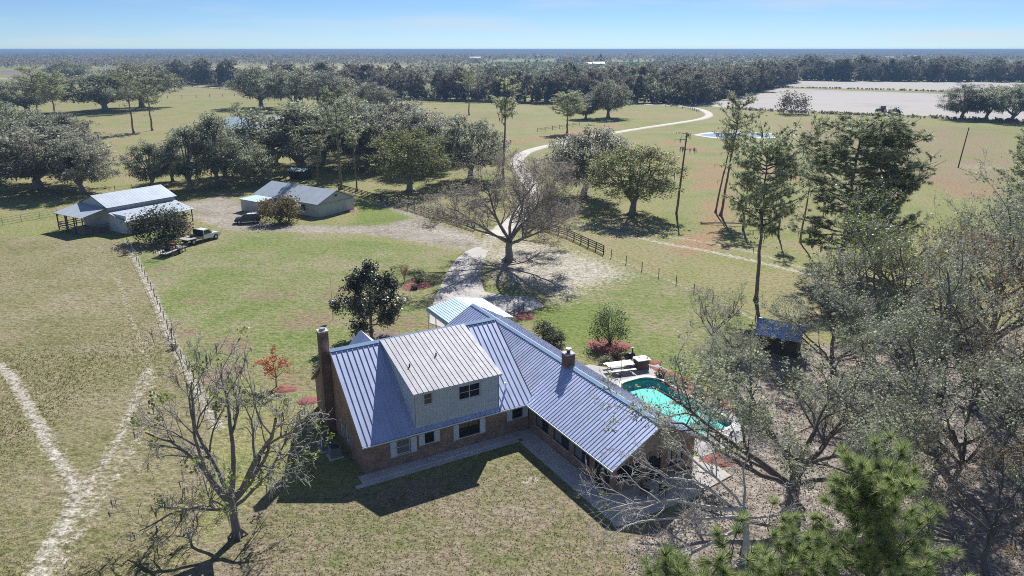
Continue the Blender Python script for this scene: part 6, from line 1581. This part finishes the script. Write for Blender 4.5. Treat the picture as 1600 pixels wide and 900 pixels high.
tr = empty('tractor', tuple(at(1377, 175.5)), R(186), 'dark tractor working at the front of the bare field', 'tractor')
b = B(); b.prism([(x, -.5, z) for x, z in [(.2, .9), (.2, 2.0), (2.6, 1.85), (2.9, 1.6), (2.9, .9)]], (0, 1.0, 0)); b.obj('hood', MATS['tractor_green'], tr, bevel=.08)
b = B(); b.prism([(x, -.85, z) for x, z in [(-1.5, 1.3), (-1.6, 2.9), (.1, 2.9), (.5, 1.3)]], (0, 1.7, 0)); b.obj('cab', MATS['window_glass'], tr, bevel=.06); b = B(); b.box(-1.75, .3, -.95, .95, 2.9, 3.1); b.obj('cab_roof', MATS['tractor_green'], tr, bevel=.06)
for x, y in ((-1.5, -.86), (-1.5, .86), (.2, -.86), (.2, .86)): b = B(); b.bar((x, y, 1.3), (x, y, 2.9), .1); b.obj('cab_post', MATS['tractor_green'], tr)
b = B(); b.box(-1.6, .4, -.6, .6, .7, 1.3); b.obj('chassis', MATS['black_paint'], tr); b = B(); b.tube((1.6, .3, 1.9), (1.6, .3, 2.8), .07, n=8); b.obj('exhaust', MATS['black_paint'], tr)
for x, r in ((-1.0, .95), (2.1, .62)):
    for y in (-1.0, 1.0): wheel(tr, x, y, r, .5)


# ------------------------------------------------------------------ yard and pool-side things
def hthing(name, x, y, rz, label, cat, z=0.0): return empty(name, tuple(hw(x, y, z)), HTH + rz, label, cat)


t = hthing('picnic_table', 14.0, 5.5, R(-14), 'pale folding picnic table with benches on the pool deck', 'table', .07)
for k in range(4): b = B(); y = -.42 + k * .28; b.box(-1.35, 1.35, y - .135, y + .135, .72, .76); b.obj('plank', MATS['white_paint'], t)
for y in (-.95, .95): b = B(); b.box(-1.3, 1.3, y - .15, y + .15, .42, .46); b.obj('bench', MATS['white_paint'], t)
for x in (-1.0, 1.0):
    for s_ in (-1, 1): b = B(); b.bar((x, s_ * .75, 0), (x, -s_ * .3, .71), .05); b.obj('leg', MATS['dark_frame'], t)
    b = B(); b.bar((x, -1.05, .4), (x, 1.05, .4), .05); b.obj('bench_beam', MATS['dark_frame'], t)
g_ = hthing('brick_grill', 16.35, 5.05, R(-10), 'square brick barbecue with a white top beside the picnic table', 'barbecue', .07)
b = B(); b.box(-.6, .6, -.5, .5, 0, .9); b.obj('base', MATS['chimney_brick'], g_); b = B()
for a in ((-.7, .7, -.6, -.28), (-.7, .7, .28, .6), (-.7, -.35, -.28, .28), (.35, .7, -.28, .28)): b.box(*a, .9, .98)
b.obj('top', MATS['white_paint'], g_); b = B(); b.box(-.35, .35, -.28, .28, .9, .93); b.obj('grate', MATS['grey_metal'], g_)
k_ = hthing('smoker', 15.9, 6.35, 0, 'black barrel smoker behind the brick barbecue', 'smoker', .07)
b = B(); b.tube((-.45, 0, .85), (.45, 0, .85), .32, n=16); b.obj('barrel', MATS['black_paint'], k_, True); b = B(); b.tube((.3, 0, 1.1), (.3, 0, 1.6), .07, n=10); b.tube((.3, 0, 1.6), (.3, 0, 1.66), .12, n=10); b.obj('chimney', MATS['black_paint'], k_)
for x in (-.35, .35):
    for y in (-.22, .22): b = B(); b.bar((x, y * 1.3, 0), (x, y * .6, .7), .045); b.obj('leg', MATS['black_paint'], k_)
b = B(); b.box(-.5, .5, -.6, -.32, .7, .73); b.obj('shelf', MATS['black_paint'], k_)
p_ = hthing('parasol_pole', 13.25, 4.3, 0, 'thin dark pole standing between picnic table and pool', 'pole', .07)
b = B(); b.tube((0, 0, 0), (0, 0, 2.5), .025, n=8); b.obj('pole', MATS['dark_frame'], p_); b = B(); b.tube((0, 0, 0), (0, 0, .06), .25, .2, n=16); b.obj('foot', MATS['dark_frame'], p_); b = B(); b.bar((-.3, 0, 2.45), (.3, 0, 2.45), .03); b.obj('arm', MATS['dark_frame'], p_)


def chair(x, y, rz, label, z=.07):
    c = hthing('patio_chair', x, y, rz, label, 'chair', z); b = B(); b.box(-.25, .25, -.25, .25, .4, .44); b.obj('seat', MATS['dark_frame'], c)
    b = B(); b.prism([(-.25, .22, .44), (.25, .22, .44), (.25, .34, .95), (-.25, .34, .95)], (0, .035, 0)); b.obj('backrest', MATS['dark_frame'], c)
    for sx in (-.23, .23):
        for sy in (-.22, .22): b = B(); b.bar((sx, sy, 0), (sx, sy, .4), .035); b.obj('leg', MATS['dark_frame'], c)
        b = B(); b.bar((sx, -.25, .62), (sx, .26, .62), .04); b.bar((sx, -.23, .44), (sx, -.23, .61), .03); b.obj('armrest', MATS['dark_frame'], c)


chair(12.2, -9.4, 2.6, 'dark patio chair at the near end of the pool'); chair(13.3, -9.5, 3.4, 'second dark patio chair beside the pool end'); chair(2.4, -12.4, .5, 'dark chair on the shaded end patio', .13); chair(3.6, -12.9, 2.2, 'dark chair facing the other on the shaded end patio', .13)
for x, y, lab in ((-15.2, 5.2, 'grey air-conditioning unit below the tall chimney'), (-14.9, 3.8, 'second air-conditioning unit along the gable wall')):
    a_ = hthing('air_conditioner', x, y, 0, lab, 'air conditioner'); b = B(); b.box(-.42, .42, -.42, .42, .08, .85); b.obj('case', MATS['grey_metal'], a_, bevel=.03); b = B(); b.tube((0, 0, .85), (0, 0, .9), .36, n=18); b.obj('fan_guard', MATS['dark_frame'], a_); b = B(); b.box(-.55, .55, -.55, .55, 0, .079); b.obj('pad', MATS['concrete'], a_)


def mulch(u, v, rx, ry, label, seed, mat='mulch_red', rz=0):
    rng = np.random.default_rng(seed); n = 36; a = np.arange(n) * 2 * math.pi / n; w = 1 + .12 * np.sin(3 * a + seed) + rng.normal(0, .03, n); V = [(0, 0, .12)]
    for f, z in ((.5, .11), (.85, .07), (1.0, -.02)): V += [(rx * f * c * math.cos(q) + rng.normal(0, .03), ry * f * c * math.sin(q) + rng.normal(0, .03), z + (rng.normal(0, .012) if z > 0 else 0)) for q, c in zip(a, w)]
    F = [(0, 1 + k, 1 + (k + 1) % n) for k in range(n)]
    for r_ in range(2): F += [(1 + r_ * n + k, 1 + (r_ + 1) * n + k, 1 + (r_ + 1) * n + (k + 1) % n, 1 + r_ * n + (k + 1) % n) for k in range(n)]
    b = B(); b.add(V, F); o = b.obj('mulch_bed', MATS[mat], None, True); o.location = tuple(at(u, v)); o.rotation_euler = (0, 0, rz); tag(o, label, 'mulch bed', kind='stuff')


mulch(950, 541, 2.4, 2.3, 'ring of red mulch round the rounded green bush', 1); mulch(651, 445, 1.9, 2.6, 'oval red mulch bed between driveway and magnolia', 2); mulch(820, 494, 1.2, 1.5, 'red mulch patch by the garden fence', 3)
mulch(590, 526, 3.0, 1.4, 'dark mulch under the magnolia', 4, 'bark_brown'); mulch(1075, 606, 1.3, 6.2, 'long red mulch bed beside the pool deck', 5, rz=HTH); mulch(1020, 567, 1.0, .7, 'red mulch patch behind the brick barbecue', 6); mulch(952, 562, 1.9, .6, 'narrow mulch strip behind the picnic table', 7, 'bark_brown', R(15))
mulch(446, 608, 1.1, .8, 'red mulch bed round the small maple', 8); mulch(482, 626, 1.0, .9, 'red mulch patch left of the tall chimney', 9); mulch(1118, 720, 1.5, 1.0, 'red mulch patch near the pool corner of the house', 10); mulch(545, 330, 1.5, 1.2, 'red soil heap at the corner of the workshop', 11)
